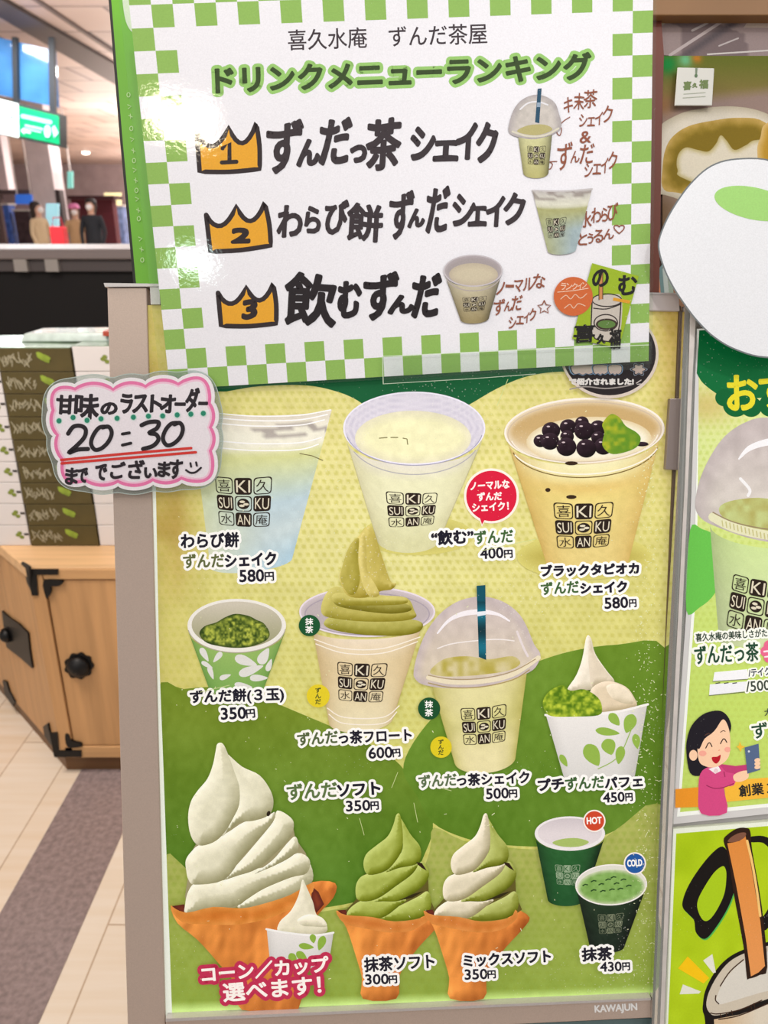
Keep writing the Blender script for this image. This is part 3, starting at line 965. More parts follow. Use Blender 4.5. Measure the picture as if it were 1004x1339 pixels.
W = xb - xa
for i in range(9):
    z0, z1 = za[i], za[i + 1] - .0012
    h = z1 - z0; jx = [0, .002, -.001, .002, 0, -.002, .001, 0, -.001][i]
    t = thing('gift_box', f'brown sleeved gift box, {names[i]} of the brown stack on the cabinet', 'box', ((xa + xb) / 2 + jx, BY, z0), group='brown gift boxes stacked on the cabinet')
    X0, X1 = xa + jx, xb + jx
    MB().box(X0 + .001, BY + .001, z0, X1 - .001, BY + .20, z1 - .001).build('box_body', PAPER, t, .001)
    sl = MB().box(X0, BY - .001, z0 + .0006, X1, BY + .199, z1).build('sleeve', SLEEVE, t, .001)
    m = MB(); pod(m, X0 + W * .58, z0 + h * .62, 1.5, BY - .0022); m.build('pod_print', POD, sl)
    m = MB(); script(m, X0 + W * .05, X0 + W * .46, z0 + h * .5, h * .5, BY - .0016); m.build('brush_lettering', SCRIPT, sl)
    if i == 8:
        MB().box(X0, BY, z1 + .0002, X1, BY + .198, z1 + .002).build('clear_wrap', CLEAR, t)
for side, (xs0, xs1), word in (('left', (xa - .30, xa - .003), 'left'), ('right', (xb + .003, xb + .20), 'right')):
    for i in range(9):
        z0, z1 = za[i], za[i + 1] - .0012; h = z1 - z0
        if side == 'right' and i == 8: z1 += .004
        t = thing('carton', f'white box, {names[i]} in the stack {"left of the brown boxes" if side == "left" else "between brown boxes and post"}', 'box', ((xs0 + xs1) / 2, BY, z0), group='white boxes stacked ' + side + ' of the brown ones')
        o = MB().box(xs0, BY + .002, z0, xs1, BY + .2, z1).build('carton_body', PAPER, t, .0015)
        m = MB(); lx = xs1 - .022 if side == 'left' else xs0 + .075
        for dx, dz in ((-.006, .002), (.003, -.004), (-.001, .007)):
            t_ = np.linspace(0, 2 * math.pi, 10, endpoint=False); P = [np.array([lx + dx + .006 * math.cos(k), BY + .0012 - dz * .02, z0 + h * .5 + dz + .005 * math.sin(k)]) for k in t_]
            m.prism([p_ + np.array([0, .0007, 0]) for p_ in P], P)
        m.build('leaf_print', LEAFP, o)
        if side == 'left':
            MB().box(xs1 - .012, BY + .0012, z0 + h * .52, xs1 - .001, BY + .0019, z0 + h * .62).build('dash_print', DASH, o)
        if i == 8: MB().box(xs0 + .002, BY + .003, z1 + .0002, xs1 - .002, BY + .198, z1 + .002).build('clear_wrap', CLEAR, t)
# loose packets on top of the boxes
pk = thing('gift_packet', 'white and blue wrapped packet lying on top of the stacked boxes', 'packet', ((xa + xb) / 2 + .02, BY + .1, za[-1] + .004))
zt = za[-1] + .0008
MB().prism([np.array(p_) for p_ in ((xa + .02, BY + .08, zt), (xb + .13, BY + .06, zt + .004), (xb + .14, BY + .17, zt + .004), (xa + .03, BY + .19, zt))], [np.array(p_) for p_ in ((xa + .03, BY + .085, zt + .02), (xb + .12, BY + .066, zt + .026), (xb + .13, BY + .165, zt + .026), (xa + .035, BY + .185, zt + .02))]).build('wrapping', mat('packet_wrap', (206, 220, 214), .25, 0, .15, 40, coat=.8), pk, .004)
MB().box(xb + .06, BY + .055, zt + .018, xb + .085, BY + .17, zt + .0285).build('red_ribbon', mat('red_ribbon', (190, 80, 60), .5), pk)

# ================================================================== the aluminium stand
stand = thing('menu_stand', 'leaning aluminium poster stand holding the large drink menu', 'stand', tuple(np.array(sign(540, 1330, 0)) * np.array([1, 1, 0])))


def down(px0, px1, off0, off1, name, m, parent):
    """an upright whose front edges follow two picture lines, carried on down to the floor"""
    a0, b0 = sign(*px0[0], off1), sign(*px0[1], off1)
    a1, b1 = sign(*px1[0], off1), sign(*px1[1], off1)

    def foot_(p, q_):
        d = q_ - p; return p + d * ((.012 - p[2]) / d[2])
    a2, b2 = foot_(a0, a1), foot_(b0, b1)
    f = [a0, b0, b2, a2]; return MB().prism([p_ - SN * (off1 - off0) for p_ in f], f).build(name, m, parent, .0008)


down([(140, 376), (191.5, 376)], [(166.6, 1339), (216, 1339)], -.02, .003, 'left_post', STEEL, stand)
down([(888, 406), (893, 406)], [(851, 1331), (856, 1331)], -.02, .003, 'right_post', mat('dark_edge', (104, 86, 72), .4, .3), stand)
plate([(135.5, 370), (208, 371), (208, 374.5), (137, 375)], -.022, .0045, 'post_cap', STEEL_L, stand)
plate([(196, 373), (209, 373), (209, 398), (197, 398)], -.004, .0035, 'bracket', STEEL_L, stand)
plate([(209, 374), (888, 384), (889, 407), (209, 398)], -.004, .004, 'top_rail', mat('rail_white', (214, 202, 198), .4, .2), stand, .0008)
plate([(209, 373), (888, 383), (888, 385.5), (209, 375.5)], -.004, .0046, 'rail_lip', STEEL_L, stand)
plate([(216.5, 1334), (851, 1307), (851, 1331), (217, 1362)], -.006, .006, 'bottom_rail', STEEL, stand, .0008)
plate([(216.5, 1332), (851, 1305), (851, 1308), (216.5, 1336)], -.004, .0075, 'rail_lip', STEEL_L, stand)
plate([(150, 400), (890, 400), (851, 1335), (222, 1360)], -.012, -.002, 'back_board', mat('back_board', (60, 70, 70), .6), stand)
plate([(192, 1362), (851, 1331), (845, 1440), (225, 1440)], -.010, -.001, 'lower_panel', mat('teal_panel', (96, 122, 124), .4), stand)
plate([(876, 521), (889, 521), (886, 615), (870, 614)], .0005, .006, 'edge_clip', mat('clip_steel', (150, 136, 130), .4, .4), stand, .0006)
q = Ink(Sheet(.0062, m=INK_PLAIN)); q.text('KAWAJUN', (778, 1326.5), (833, 1323.5), 11.5, (250, 248, 246), .5); q.build('maker_lettering', stand)
fb_ = sign(530, 1330, 0)
MB().box(-.42, .10, 0, .36, .50, .012).build('floor_plate', STEEL, stand, .003)

# ================================================================== clear acrylic leaflet board on the right
lf = thing('leaflet_board', 'clear acrylic leaflet board standing right of the aluminium stand', 'board', tuple(np.array(sign(950, 1339, -.01)) * np.array([1, 1, 0])))
plate([(895, 400), (911, 400), (904, 620), (898, 760), (881, 1066), (868, 1360), (851, 1360), (863, 1060), (879, 760), (886, 620)], .003, .010, 'acrylic_edge', ACRYL, lf)
plate([(903, 400), (907, 400), (894, 760), (877, 1066), (863, 1360), (859, 1360), (872, 1066), (889, 760)], .001, .0028, 'grey_edge', mat('acrylic_core', (184, 176, 172), .3, .2), lf)
plate([(903, 400), (910.5, 400), (906, 480), (900, 620), (894, 760), (879.5, 1066), (867, 1360), (862, 1360), (874, 1066), (889, 760), (896, 620)], .0102, .0106, 'edge_highlight', mat('acrylic_light', (224, 216, 210), .25, 0, .1, 60), lf)
a_ = [sign(*p_, 0) for p_ in ((901, 395), (1120, 380), (1080, 1400), (863, 1400))]
MB().prism([p_ - SN * .008 for p_ in a_], [p_ - SN * .002 for p_ in a_]).build('back_plate', mat('pale_plate', (196, 192, 190), .4), lf)
for px in (880, 1050):
    p_ = sign(px, 1395, -.005); MB().box(p_[0] - .012, p_[1] - .01, 0, p_[0] + .012, p_[1] + .01, p_[2]).build('leg', STEEL, lf)

lp = thing('leaflet_poster', 'green and white shake poster with a smiling woman holding a phone', 'poster', tuple(sign(940, 1070, 0)))
SL = Sheet(.0012, m=INK_POS)  # glow added to this leaflet, no lit panel behind it
plate([(911, 430), (1110, 420), (1080, 1056), (878, 1078), (900, 760)], -.0015, .0010, 'sheet', mat('leaflet_white', (244, 242, 240), .5), lp)
q = Ink(SL)


def lbg(x, y, d, nx, ny):
    c = fade((222, 230, 160), (196, 220, 106), (y - 520) / 400)
    gx = x / 9.2; gy = y / 8.4; row = np.floor(gy); ox = gx + .5 * (row % 2)
    dd = np.hypot(ox - np.floor(ox) - .5, gy - row - .5)
    c = fade(c, (188, 208, 92), np.clip((.34 - dd) * 8, 0, 1) * .55)
    c = fade(c, (206, 184, 110), np.exp(-((x - 925) / 40) ** 2 - ((y - 530) / 24) ** 2) * .8)
    return c


q.poly([(911, 430), (1100, 421), (1075, 1048), (885, 1068), (907, 760), (914, 480)], (246, 248, 240))
q.poly([(914, 436), (1100, 427), (1072, 1044), (889, 1062), (911, 760)], lbg, 2.6)
q.poly(smooth_loop([(911, 488), (920, 502), (944, 519), (953, 516), (1000, 520), (1050, 500)], 5, False).tolist() + [(1060, 424), (914, 432)], (0, 104, 52))
for cx, cy, r in ((962, 529, 17), (982, 532, 14), (1008, 530, 16), (947, 520, 12)): q.poly(ell(cx, cy, r, r * .95), (0, 96, 46))
q.poly(smooth_loop([(902, 694), (918, 692), (940, 705), (946, 740), (935, 775), (915, 794), (897, 797)], 4), (106, 194, 78))
q.build('paper', lp)
q = Ink(SL); q.text('お', (952, 536), (990, 535), 44, (226, 212, 44), 1.6); q.text('す', (995, 534), (1034, 532), 44, (226, 212, 44), 1.6); q.build('title', lp)
q = Ink(SL)
cup(q, (928, 686), (1120, 690), (940, 838), (1090, 838), 30, 10, round_shade((206, 226, 156), (208, 220, 170), .25, 91), 26, 20)
q.poly(smooth_loop([(909, 660), (914, 630), (928, 598), (948, 570), (975, 552), (1004, 546), (1060, 556), (1100, 600), (1130, 660), (1120, 690), (1060, 712), (990, 706), (935, 688), (915, 676)], 5),
       lambda x, y, d, nx, ny: fade((190, 178, 176), (214, 206, 196), np.clip(d / 25, 0, 1) * np.clip((y - 560) / 110, .1, 1)) + ((vnoise(x, y, 9, 92) - .5) * 20)[:, None], 5)
q.poly(smooth_loop([(940, 664), (960, 654), (1004, 652), (1060, 670), (1060, 700), (990, 694), (950, 680)], 4), lambda x, y, d, nx, ny: fade((196, 208, 140), (172, 164, 90), vnoise(x, y, 8, 93)), 4)
q.stroke([(966, 600), (980, 586), (1004, 578), (1030, 576)], [2, 7, 9, 9], (240, 238, 240), 5)
q.stroke([(968, 626), (980, 640), (978, 648)], 4, (238, 236, 236), 5)
q.stroke([(932, 676), (960, 690), (1004, 700), (1060, 704)], 12, (226, 224, 186), 5)
q.stroke([(932, 670), (960, 683), (1004, 692), (1060, 696)], 1.5, (150, 130, 100), 5)
for i in range(14): q.stroke([(944 + i * 5, 681 + i * 1.5), (945 + i * 5, 688 + i * 1.5)], 1.4, (196, 190, 130))
o = q.build('dome_shake_picture', lp)
logo(Ink(SL), [(958, 751), (1029, 764), (1020, 838), (948, 821)]).build('logo_print', o)
INK2 = (40, 62, 48); q = Ink(SL)
q.text('喜久水庵の美味しさがたっぷり', (910, 839), (1028, 831), 10.5, INK2, .3, (250, 250, 240), 2.6); q.text('ずんだっ茶', (909, 869), (992, 864), 24, (34, 74, 50), .6, (250, 250, 240), 3.2)
q.build('caption', lp)
q = Ink(SL)
for an in range(6): q.poly(ell(1010 + 9 * math.cos(an * 1.05), 852 + 9 * math.sin(an * 1.05), 7, 7), (232, 104, 142))
q.stroke([(999, 852), (1008, 851)], 2.4, (250, 230, 236)); q.stroke([(1000, 859), (1008, 858)], 2, (250, 230, 236)); q.build('pink_flower', lp)
q = Ink(SL)
q.poly([(934, 879), (977, 875), (978, 888), (932, 891)], (244, 244, 246)); q.poly([(928, 895), (976, 891), (974, 904), (927, 909)], (240, 240, 244))
q.stroke([(932, 891), (978, 888)], .8, (90, 90, 80)); q.stroke([(927, 909.5), (974, 905)], .8, (90, 90, 80))
for X in (936, 947, 958): q.stroke([(X, 893.6), (X + 5, 892.8)], 1.2, (50, 50, 50))
q.build('price_patch', lp)
q = Ink(SL)
q.text('/テイクアウト', (979, 885), (1034, 880), 10, (40, 52, 74), .3, (250, 250, 240), 2); q.text('/500円', (976, 906), (1024, 902), 16, (60, 70, 60), .3, (250, 250, 240), 2)
q.text('大', (1000, 936), (1009, 935), 9, (60, 70, 60), .2); q.text('ずんだ', (984, 966), (1050, 960), 20, (34, 74, 50), .5, (250, 250, 240), 2.8)
q.build('caption', lp)
q = Ink(SL); K = crop(850, 740, .254)
q.poly(K([(130, 1150), (260, 1138), (262, 1240), (130, 1245)]), (236, 150, 40)); q.poly(K([(380, 1110), (460, 1100), (640, 1088), (640, 1190), (390, 1215)]), (246, 186, 60))
q.text('創業１', (967, 1042), (1012, 1037), 15, (40, 40, 36), .5); q.build('orange_banner', lp)
q = Ink(SL)
SK = (250, 206, 170)
q.poly(K([(335, 745), (270, 765), (215, 820), (190, 890), (186, 960), (205, 1065), (258, 1080), (300, 1040), (340, 1000), (410, 860), (412, 800), (380, 755)]), (30, 26, 34), 0, 4)
q.poly(K([(365, 1020), (440, 1030), (500, 1022), (500, 1050), (440, 1085), (380, 1082), (330, 1060)]), (196, 62, 116))
q.poly(K([(258, 1070), (300, 1035), (360, 1030), (390, 1060), (440, 1075), (430, 1130), (380, 1145), (395, 1270), (262, 1275), (248, 1160)]), (214, 74, 130), 0, 3)
q.poly(K([(300, 1045), (350, 1030), (365, 1055), (335, 1070)]), (246, 240, 240)); q.poly(ell(*K([(338, 1055)])[0], 3, 3), (236, 206, 210))
q.poly(K([(245, 920), (270, 895), (330, 850), (375, 790), (405, 840), (412, 920), (400, 990), (340, 1035), (280, 1030), (250, 1000)]), SK, 0, 5)
q.poly(ell(*K([(222, 975)])[0], 5.4, 7), SK)
q.poly(K([(240, 930), (250, 870), (330, 790), (372, 775), (330, 850), (280, 890), (255, 940)]), (30, 26, 34), 0, 3)
q.stroke(K([(286, 938), (298, 915), (308, 912), (318, 930)]), 1.4, (40, 26, 26), 5); q.stroke(K([(362, 915), (374, 893), (384, 892), (394, 908)]), 1.4, (40, 26, 26), 5)
q.stroke(K([(282, 872), (300, 862), (310, 866)]), 1, (90, 60, 50), 4); q.stroke(K([(362, 856), (376, 848), (386, 852)]), 1, (90, 60, 50), 4)
q.poly(K([(318, 985), (345, 982), (362, 972), (358, 1000), (340, 1018), (322, 1005)]), (186, 24, 40), 0, 4)
q.poly(ell(*K([(270, 965)])[0], 5, 3.6), (246, 170, 150)); q.poly(ell(*K([(398, 945)])[0], 4, 3.4), (246, 170, 150)); q.stroke(K([(352, 950), (358, 948)]), .9, (226, 140, 110))
q.poly(K([(428, 1080), (460, 1060), (500, 1055), (505, 1090), (470, 1110), (436, 1108)]), SK, 0, 4)
q.poly(K([(486, 935), (558, 915), (566, 1050), (500, 1070)]), (86, 104, 138)); q.poly(ell(*K([(508, 955)])[0], 1.4, 1.4), (210, 216, 226))
for Y in (1000, 1018, 1036): q.poly(ell(*K([(552, Y)])[0], 4, 2.6, -10), SK)
q.stroke(K([(290, 1130), (330, 1145), (380, 1140), (430, 1120)]), 1, (150, 40, 84), 5)
q.stroke(K([(380, 1060), (385, 1085)]), .9, (150, 40, 84))
q.poly(K([(462, 905), (470, 925), (490, 930), (472, 940), (466, 958), (456, 940), (444, 930), (456, 925)]), (240, 190, 60))
q.build('woman_picture', lp)

lm = thing('lime_poster', 'lime green poster with black brush lettering and a cup with orange straw', 'poster', tuple(sign(930, 1345, 0)))
SM = Sheet(.0012, m=INK_POS)  # same added glow, this poster is not backlit either
plate([(880, 1083), (1090, 1066), (1070, 1420), (864, 1420), (868, 1339)], -.0015, .0010, 'sheet', mat('lime_sheet', (230, 234, 210), .5), lm)
K = crop(850, 1060, .2084)
q = Ink(SM); q.poly([(880, 1084), (1090, 1068), (1070, 1420), (868, 1420)], (236, 240, 222))
q.poly([(884, 1090), (1090, 1073), (1070, 1416), (870, 1416)], lambda x, y, d, nx, ny: fade((164, 194, 14), (190, 216, 30), vnoise(x, y, 40, 95)) + ((vnoise(x, y, 18, 96) - .5) * 14)[:, None], 5); q.build('paper', lm)
q = Ink(SM)
bw = [(455, 225), (390, 265), (310, 360), (240, 470), (205, 560), (205, 610), (240, 650), (275, 690), (285, 760), (320, 800), (355, 800), (400, 750), (460, 660), (505, 570), (530, 480), (520, 380), (500, 290)]
q.poly(K([(a_ + 6, b_ + 8) for a_, b_ in bw]), (80, 180, 80), 0, 4); q.poly(K(bw), (20, 14, 12), 0, 4)
q.poly(K([(470, 360), (478, 410), (465, 520), (420, 620), (370, 685), (330, 685), (298, 620), (300, 560), (340, 480), (400, 390), (450, 350)]), (172, 204, 26), 0, 4)
q.stroke(K([(640, 180), (720, 185), (800, 260), (830, 420), (790, 600), (710, 720)]), [8, 9, 14, 17, 16, 14], (20, 14, 12), 6)
q.build('brush_lettering', lm)
q = Ink(SM)
q.poly(K([(330, 1220), (345, 1130), (400, 1020), (480, 930), (590, 870), (760, 820), (900, 830), (1010, 900), (1010, 1700), (380, 1700), (345, 1330), (330, 1260)]), (22, 16, 14), 0, 4)
q.poly(K([(352, 1220), (368, 1140), (420, 1040), (495, 950), (600, 892), (760, 845), (990, 850), (990, 1100), (740, 1180), (560, 1250), (420, 1285), (375, 1270)]), (206, 194, 174), 0, 4)
q.poly(K([(415, 1180), (470, 1060), (590, 940), (760, 880), (990, 880), (990, 1060), (700, 1140), (500, 1200), (430, 1215)]), (218, 212, 200), 0, 4)
q.poly(K([(400, 1310), (560, 1280), (740, 1215), (990, 1120), (990, 1700), (420, 1700)]), lambda x, y, d, nx, ny: fade((214, 186, 150), (222, 210, 190), (x - 950) / 40), 5)
for A in ([(380, 1270), (430, 1275), (560, 1250), (700, 1190)], [(430, 1310), (560, 1285), (740, 1210)], [(440, 1100), (500, 1010), (585, 935)], [(412, 1160), (410, 1190), (430, 1212)]): q.stroke(K(A), 1.5, (60, 34, 20), 5)
for A in ((440, 1275), (475, 1268), (510, 1255), (630, 1220), (650, 1210)): q.stroke(K([A, (A[0] + 6, A[1] + 24)]), 1.2, (60, 34, 20))
o = q.build('cup_picture', lm)
q = Ink(SM)
q.poly(K([(460, 190), (485, 150), (545, 112), (600, 108), (628, 130), (640, 250), (700, 600), (735, 980), (690, 1030), (620, 1055), (605, 1040), (585, 850), (520, 500), (490, 290)]), (44, 24, 14), 0, 3)
q.poly(K([(484, 205), (520, 200), (560, 190), (598, 160), (625, 300), (690, 690), (720, 975), (680, 1015), (632, 1040), (600, 800), (540, 470)]), lambda x, y, d, nx, ny: fade((224, 140, 62), (232, 152, 84), (y - 1100) / 150), 4)
q.stroke(K([(608, 190), (640, 330), (672, 520), (690, 660)]), 3.2, (246, 200, 120), 5)
q.poly(K([(487, 195), (510, 165), (560, 140), (600, 140), (590, 170), (540, 195)]), (128, 84, 64), 0, 4); q.build('straw', o)
q = Ink(SM); q.poly(K([(235, 915), (370, 1050), (335, 1085), (175, 990)]), (250, 200, 14)); q.poly(K([(332, 940), (390, 900), (412, 1015), (395, 1020)]), (232, 230, 214)); q.poly(K([(205, 1090), (318, 1135), (305, 1148), (185, 1152)]), (232, 230, 214)); q.build('burst_marks', lm)

# plain rounded card over the board
wc = thing('cut_out_card', 'large white rounded cut-out card with a plain green oval in front of the leaflet board', 'card', tuple(sign(960, 465, .02)))
oc = smooth_loop([(963, 208), (930, 217), (903, 240), (880, 272), (866, 300), (861, 322), (868, 350), (880, 375), (895, 398), (912, 420), (934, 441), (962, 457), (1000, 467), (1050, 462), (1090, 410), (1095, 310), (1060, 240), (1010, 211)], 5)
plate(oc, .016, .0175, 'card_base', mat('mascot_white', (246, 247, 250), .5), wc)
q = Ink(Sheet(.0176, m=INK_PLAIN)); q.poly(oc, (247, 248, 252)); q.stroke(oc, 2.0, (120, 126, 128), closed=True)
q.build('card_print', wc)
q = Ink(Sheet(.0177, m=INK_PLAIN)); q.poly(ell(985, 266, 52, 21, 12), (172, 226, 124)); q.build('green_oval', wc)

# ================================================================== photo panel behind, upper right
pp = thing('photo_panel', 'large framed photograph of cut white rice cakes with green filling behind the white card', 'photo panel', tuple(sign(940, 470, -.10)))
SPP = Sheet(-.098, m=INK_MATT)
BROWN = mat('brown_frame', (150, 108, 66), .5, 0, .12, 8)
plate([(855, -30), (1120, -30), (1120, 480), (855, 480)], -.12, -.10, 'panel_board', mat('panel_board', (90, 62, 50), .6), pp)
plate([(850, -40), (1120, -44), (1120, 20), (850, 20)], -.10, -.085, 'top_frame', BROWN, pp, .001)
plate([(853, 20), (864, 20), (868, 72), (866, 135), (860, 470), (850, 470)], -.10, -.094, 'side_frame', mat('red_brown_frame', (112, 50, 30), .5), pp)
for px in (930, 1070):
    p_ = sign(px, 470, -.112); MB().box(p_[0] - .012, p_[1] - .004, 0, p_[0] + .012, p_[1] + .012, p_[2]).build('leg', BROWN, pp)
q = Ink(SPP)
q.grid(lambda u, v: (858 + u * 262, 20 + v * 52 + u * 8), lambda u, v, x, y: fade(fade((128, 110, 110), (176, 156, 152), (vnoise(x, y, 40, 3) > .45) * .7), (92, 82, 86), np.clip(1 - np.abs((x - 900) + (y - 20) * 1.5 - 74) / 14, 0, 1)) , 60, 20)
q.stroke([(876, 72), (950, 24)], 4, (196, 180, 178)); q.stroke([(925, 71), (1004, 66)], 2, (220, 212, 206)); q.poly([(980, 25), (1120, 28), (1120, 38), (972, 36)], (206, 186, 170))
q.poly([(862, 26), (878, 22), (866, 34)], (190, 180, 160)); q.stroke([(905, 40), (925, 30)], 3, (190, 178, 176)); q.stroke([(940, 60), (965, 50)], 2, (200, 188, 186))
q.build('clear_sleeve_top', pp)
q = Ink(SPP)


def photo(u, v, x, y):
    c = fade((106, 112, 30), (140, 118, 66), np.clip((y - 80) / 50, 0, 1))
    c = fade(c, (0, 140, 56), np.exp(-((x - 873) / 12) ** 2 - ((y - 84) / 12) ** 2)); c = fade(c, (110, 190, 140), np.exp(-((x - 896) / 9) ** 2 - ((y - 78) / 10) ** 2)); c = fade(c, (204, 124, 30), np.exp(-((x - 911) / 6) ** 2 - ((y - 76) / 6) ** 2))
    c = fade(c, (156, 132, 122), np.clip((y - 118 + (x - 940) * .12) / 16, 0, 1)); c = fade(c, (150, 104, 60), np.exp(-((x - 866) / 16) ** 2 - ((y - 138) / 14) ** 2) * .9)
    c = fade(c, (112, 84, 52), np.clip((y - 240) / 30, 0, 1) * np.clip((900 - x) / 40, 0, 1))
    c = fade(c, (150, 110, 80), np.clip((y - 310) / 30, 0, 1))
    return c


q.grid(lambda u, v: (866 + u * 254, 73 + v * 390), photo, 70, 100)
cake = smooth_loop([(862, 166), (880, 153), (905, 144), (950, 139), (990, 144), (1020, 160), (1060, 200), (1060, 300), (1000, 300), (880, 258), (862, 252), (856, 220), (856, 190)], 5)
q.poly(cake, lambda x, y, d, nx, ny: fade((196, 184, 160), (232, 222, 204), d / 12), 5)
fil = smooth_loop([(880, 178), (900, 165), (930, 158), (965, 154), (1000, 160), (1030, 200), (1020, 300), (900, 256), (868, 248), (866, 220), (870, 195)], 5)
q.poly(fil, lambda x, y, d, nx, ny: fade((206, 170, 90), (136, 112, 14), np.clip(d / 14 + (vnoise(x, y, 7, 8) - .5) * .5, 0, 1)), 3.5)
crm = smooth_loop([(886, 222), (886, 204), (896, 193), (912, 196), (926, 198), (936, 188), (942, 177), (950, 184), (960, 196), (975, 190), (990, 183), (1030, 190), (1030, 280), (900, 236)], 5)
q.poly(crm, lambda x, y, d, nx, ny: fade((196, 180, 120), (234, 224, 202), d / 6), 3.5)
q.poly(smooth_loop([(990, 200), (994, 180), (1004, 160), (1060, 150), (1060, 240), (1000, 240)], 5), lambda x, y, d, nx, ny: fade((226, 190, 120), (196, 150, 40), d / 10), 4)
q.build('rice_cake_photo', pp)
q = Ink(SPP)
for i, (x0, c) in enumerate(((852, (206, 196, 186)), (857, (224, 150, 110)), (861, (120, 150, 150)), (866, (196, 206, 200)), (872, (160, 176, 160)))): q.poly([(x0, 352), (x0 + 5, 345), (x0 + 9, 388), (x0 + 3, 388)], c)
q.build('reflections_strip', pp) if 0 else q.build('striped_reflections', pp)  # reflections drawn as coloured stripes
tg = thing('name_tag', 'small square white tag with green lettering hanging on the rice cake photo', 'tag', tuple(sign(907, 138, -.09)))
plate([(886, 88), (934, 89), (931, 138), (882, 138)], -.094, -.0925, 'tag_card', mat('tag_white', (226, 224, 216), .5), tg, .0006)
q = Ink(Sheet(-.0924, m=INK_PLAIN)); q.brush([('喜', 893, 106, 904, 118), ('久', 905, 108, 912, 115), ('福', 914, 104, 926, 116)], (110, 130, 70), .6)
q.stroke([(894, 123), (922, 121)], 1, (176, 180, 160)); q.stroke([(893, 128), (922, 126)], 1, (176, 180, 160)); q.poly([(909, 89), (912, 89), (911, 100), (909, 100)], (120, 136, 110)); q.poly(ell(910, 99, 2, 2.4), (90, 120, 80))
q.build('tag_lettering', tg)

# ================================================================== bright green board behind the ranking sheet
gb = thing('green_board', 'bright green board with faint white lettering behind the ranking sheet', 'board', tuple(np.array(sign(330, 420, -.04)) ))
plate([(143, -30), (700, -30), (700, 372), (178, 372), (160, 180)], -.05, -.046, 'board_panel', mat('green_panel', (116, 196, 30), .35, 0, .12, 6, coat=.5), gb)
plate([(139.5, -30), (143, -30), (160, 180), (178, 372), (174.5, 372), (156.5, 180)], -.052, -.046, 'board_edge', mat('dark_board_edge', (24, 26, 16), .5), gb)
for px in (330, 600):
    p_ = sign(px, 360, -.056); MB().box(p_[0] - .01, p_[1] - .004, 0, p_[0] + .01, p_[1] + .012, p_[2]).build('leg', STEEL, gb)
q = Ink(Sheet(-.0455, m=INK_PLAIN)); WG = (196, 232, 160)
ys = [124, 139, 152, 168, 182, 197, 210, 222, 236, 249, 260, 275, 286, 312, 326, 340]
for k, y in enumerate(ys):
    x = 168 + (y - 124) * .083
    if k % 3 == 0: q.ring(x, y, 2.6, 3.4, 1.1, WG)
    elif k % 3 == 1: q.stroke([(x - 2.4, y - 2), (x + 2.2, y), (x - 1.4, y + 3)], 1.1, WG)
    else: q.stroke([(x - 2, y - 1), (x + 2.5, y + 1)], 1.1, WG); q.stroke([(x, y - 3), (x + .5, y + 3)], 1.0, WG)
q.build('board_lettering', gb)
q = Ink(Sheet(-.0454, m=INK_PLAIN))
q.poly(smooth_loop([(160, -20), (176, -20), (184, 30), (178, 44), (168, 36), (162, 16)], 4), (226, 240, 214)); q.build('sleeve_corner', gb)

# ================================================================== the menu poster in the stand
INKC = (28, 26, 40); GRN = (62, 98, 52); WHT = (252, 250, 246)
poster = thing('menu_poster', 'large yellow-green drink menu poster of shakes and soft serve held in the stand', 'poster', tuple(sign(540, 1320, 0)))
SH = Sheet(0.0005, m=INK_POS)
pq = homog([(0, 0), (1, 0), (1, 1), (0, 1)], [(193, 399), (889, 407), (851, 1306), (218, 1331)])


def poster_bg(u, v, x, y):
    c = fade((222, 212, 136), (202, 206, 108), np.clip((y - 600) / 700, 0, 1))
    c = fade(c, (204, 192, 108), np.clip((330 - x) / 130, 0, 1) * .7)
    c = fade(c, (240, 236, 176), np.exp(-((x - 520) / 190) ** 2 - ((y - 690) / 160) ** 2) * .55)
    # halftone dots
    gx = x / 10.6; gy = y / 9.6
    row = np.floor(gy); ox = gx + 0.5 * (row % 2)
    dd = np.hypot(ox - np.floor(ox) - .5, (gy - row - .5))
    c = fade(c, (200, 194, 96), np.clip((0.34 - dd) * 8, 0, 1) * 0.7)
    # rubbed and stained paper along both upper edges
    st = np.clip(1 - (x - 196) / 50, 0, 1) * np.clip(1 - np.abs(y - 590) / 240, 0, 1) * (0.4 + vnoise(x, y, 30, 5))
    st2 = np.clip((x - 845) / 30, 0, 1) * np.clip(1 - (y - 400) / 260, 0, 1)
    st3 = np.clip(1 - np.abs(x - 232) / 36, 0, 1) * np.clip(1 - np.abs(y - 690) / 110, 0, 1)
    c = fade(c, (170, 128, 52), np.clip(st + st2 + st3 * .8, 0, 1) * .6)
    c = c + ((vnoise(x, y, 14, 9) - .5) * 12)[:, None]
    return c


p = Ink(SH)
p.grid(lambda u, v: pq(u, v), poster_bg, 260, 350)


def green(c0, c1, y0, y1):
    def f(x, y, d, nx, ny):
        c = fade(c0, c1, (y - y0) / (y1 - y0))
        return c + ((vnoise(x, y, 6, 4) - .5) * 14 + (vnoise(x, y, 60, 8) - .5) * 16)[:, None]
    return f


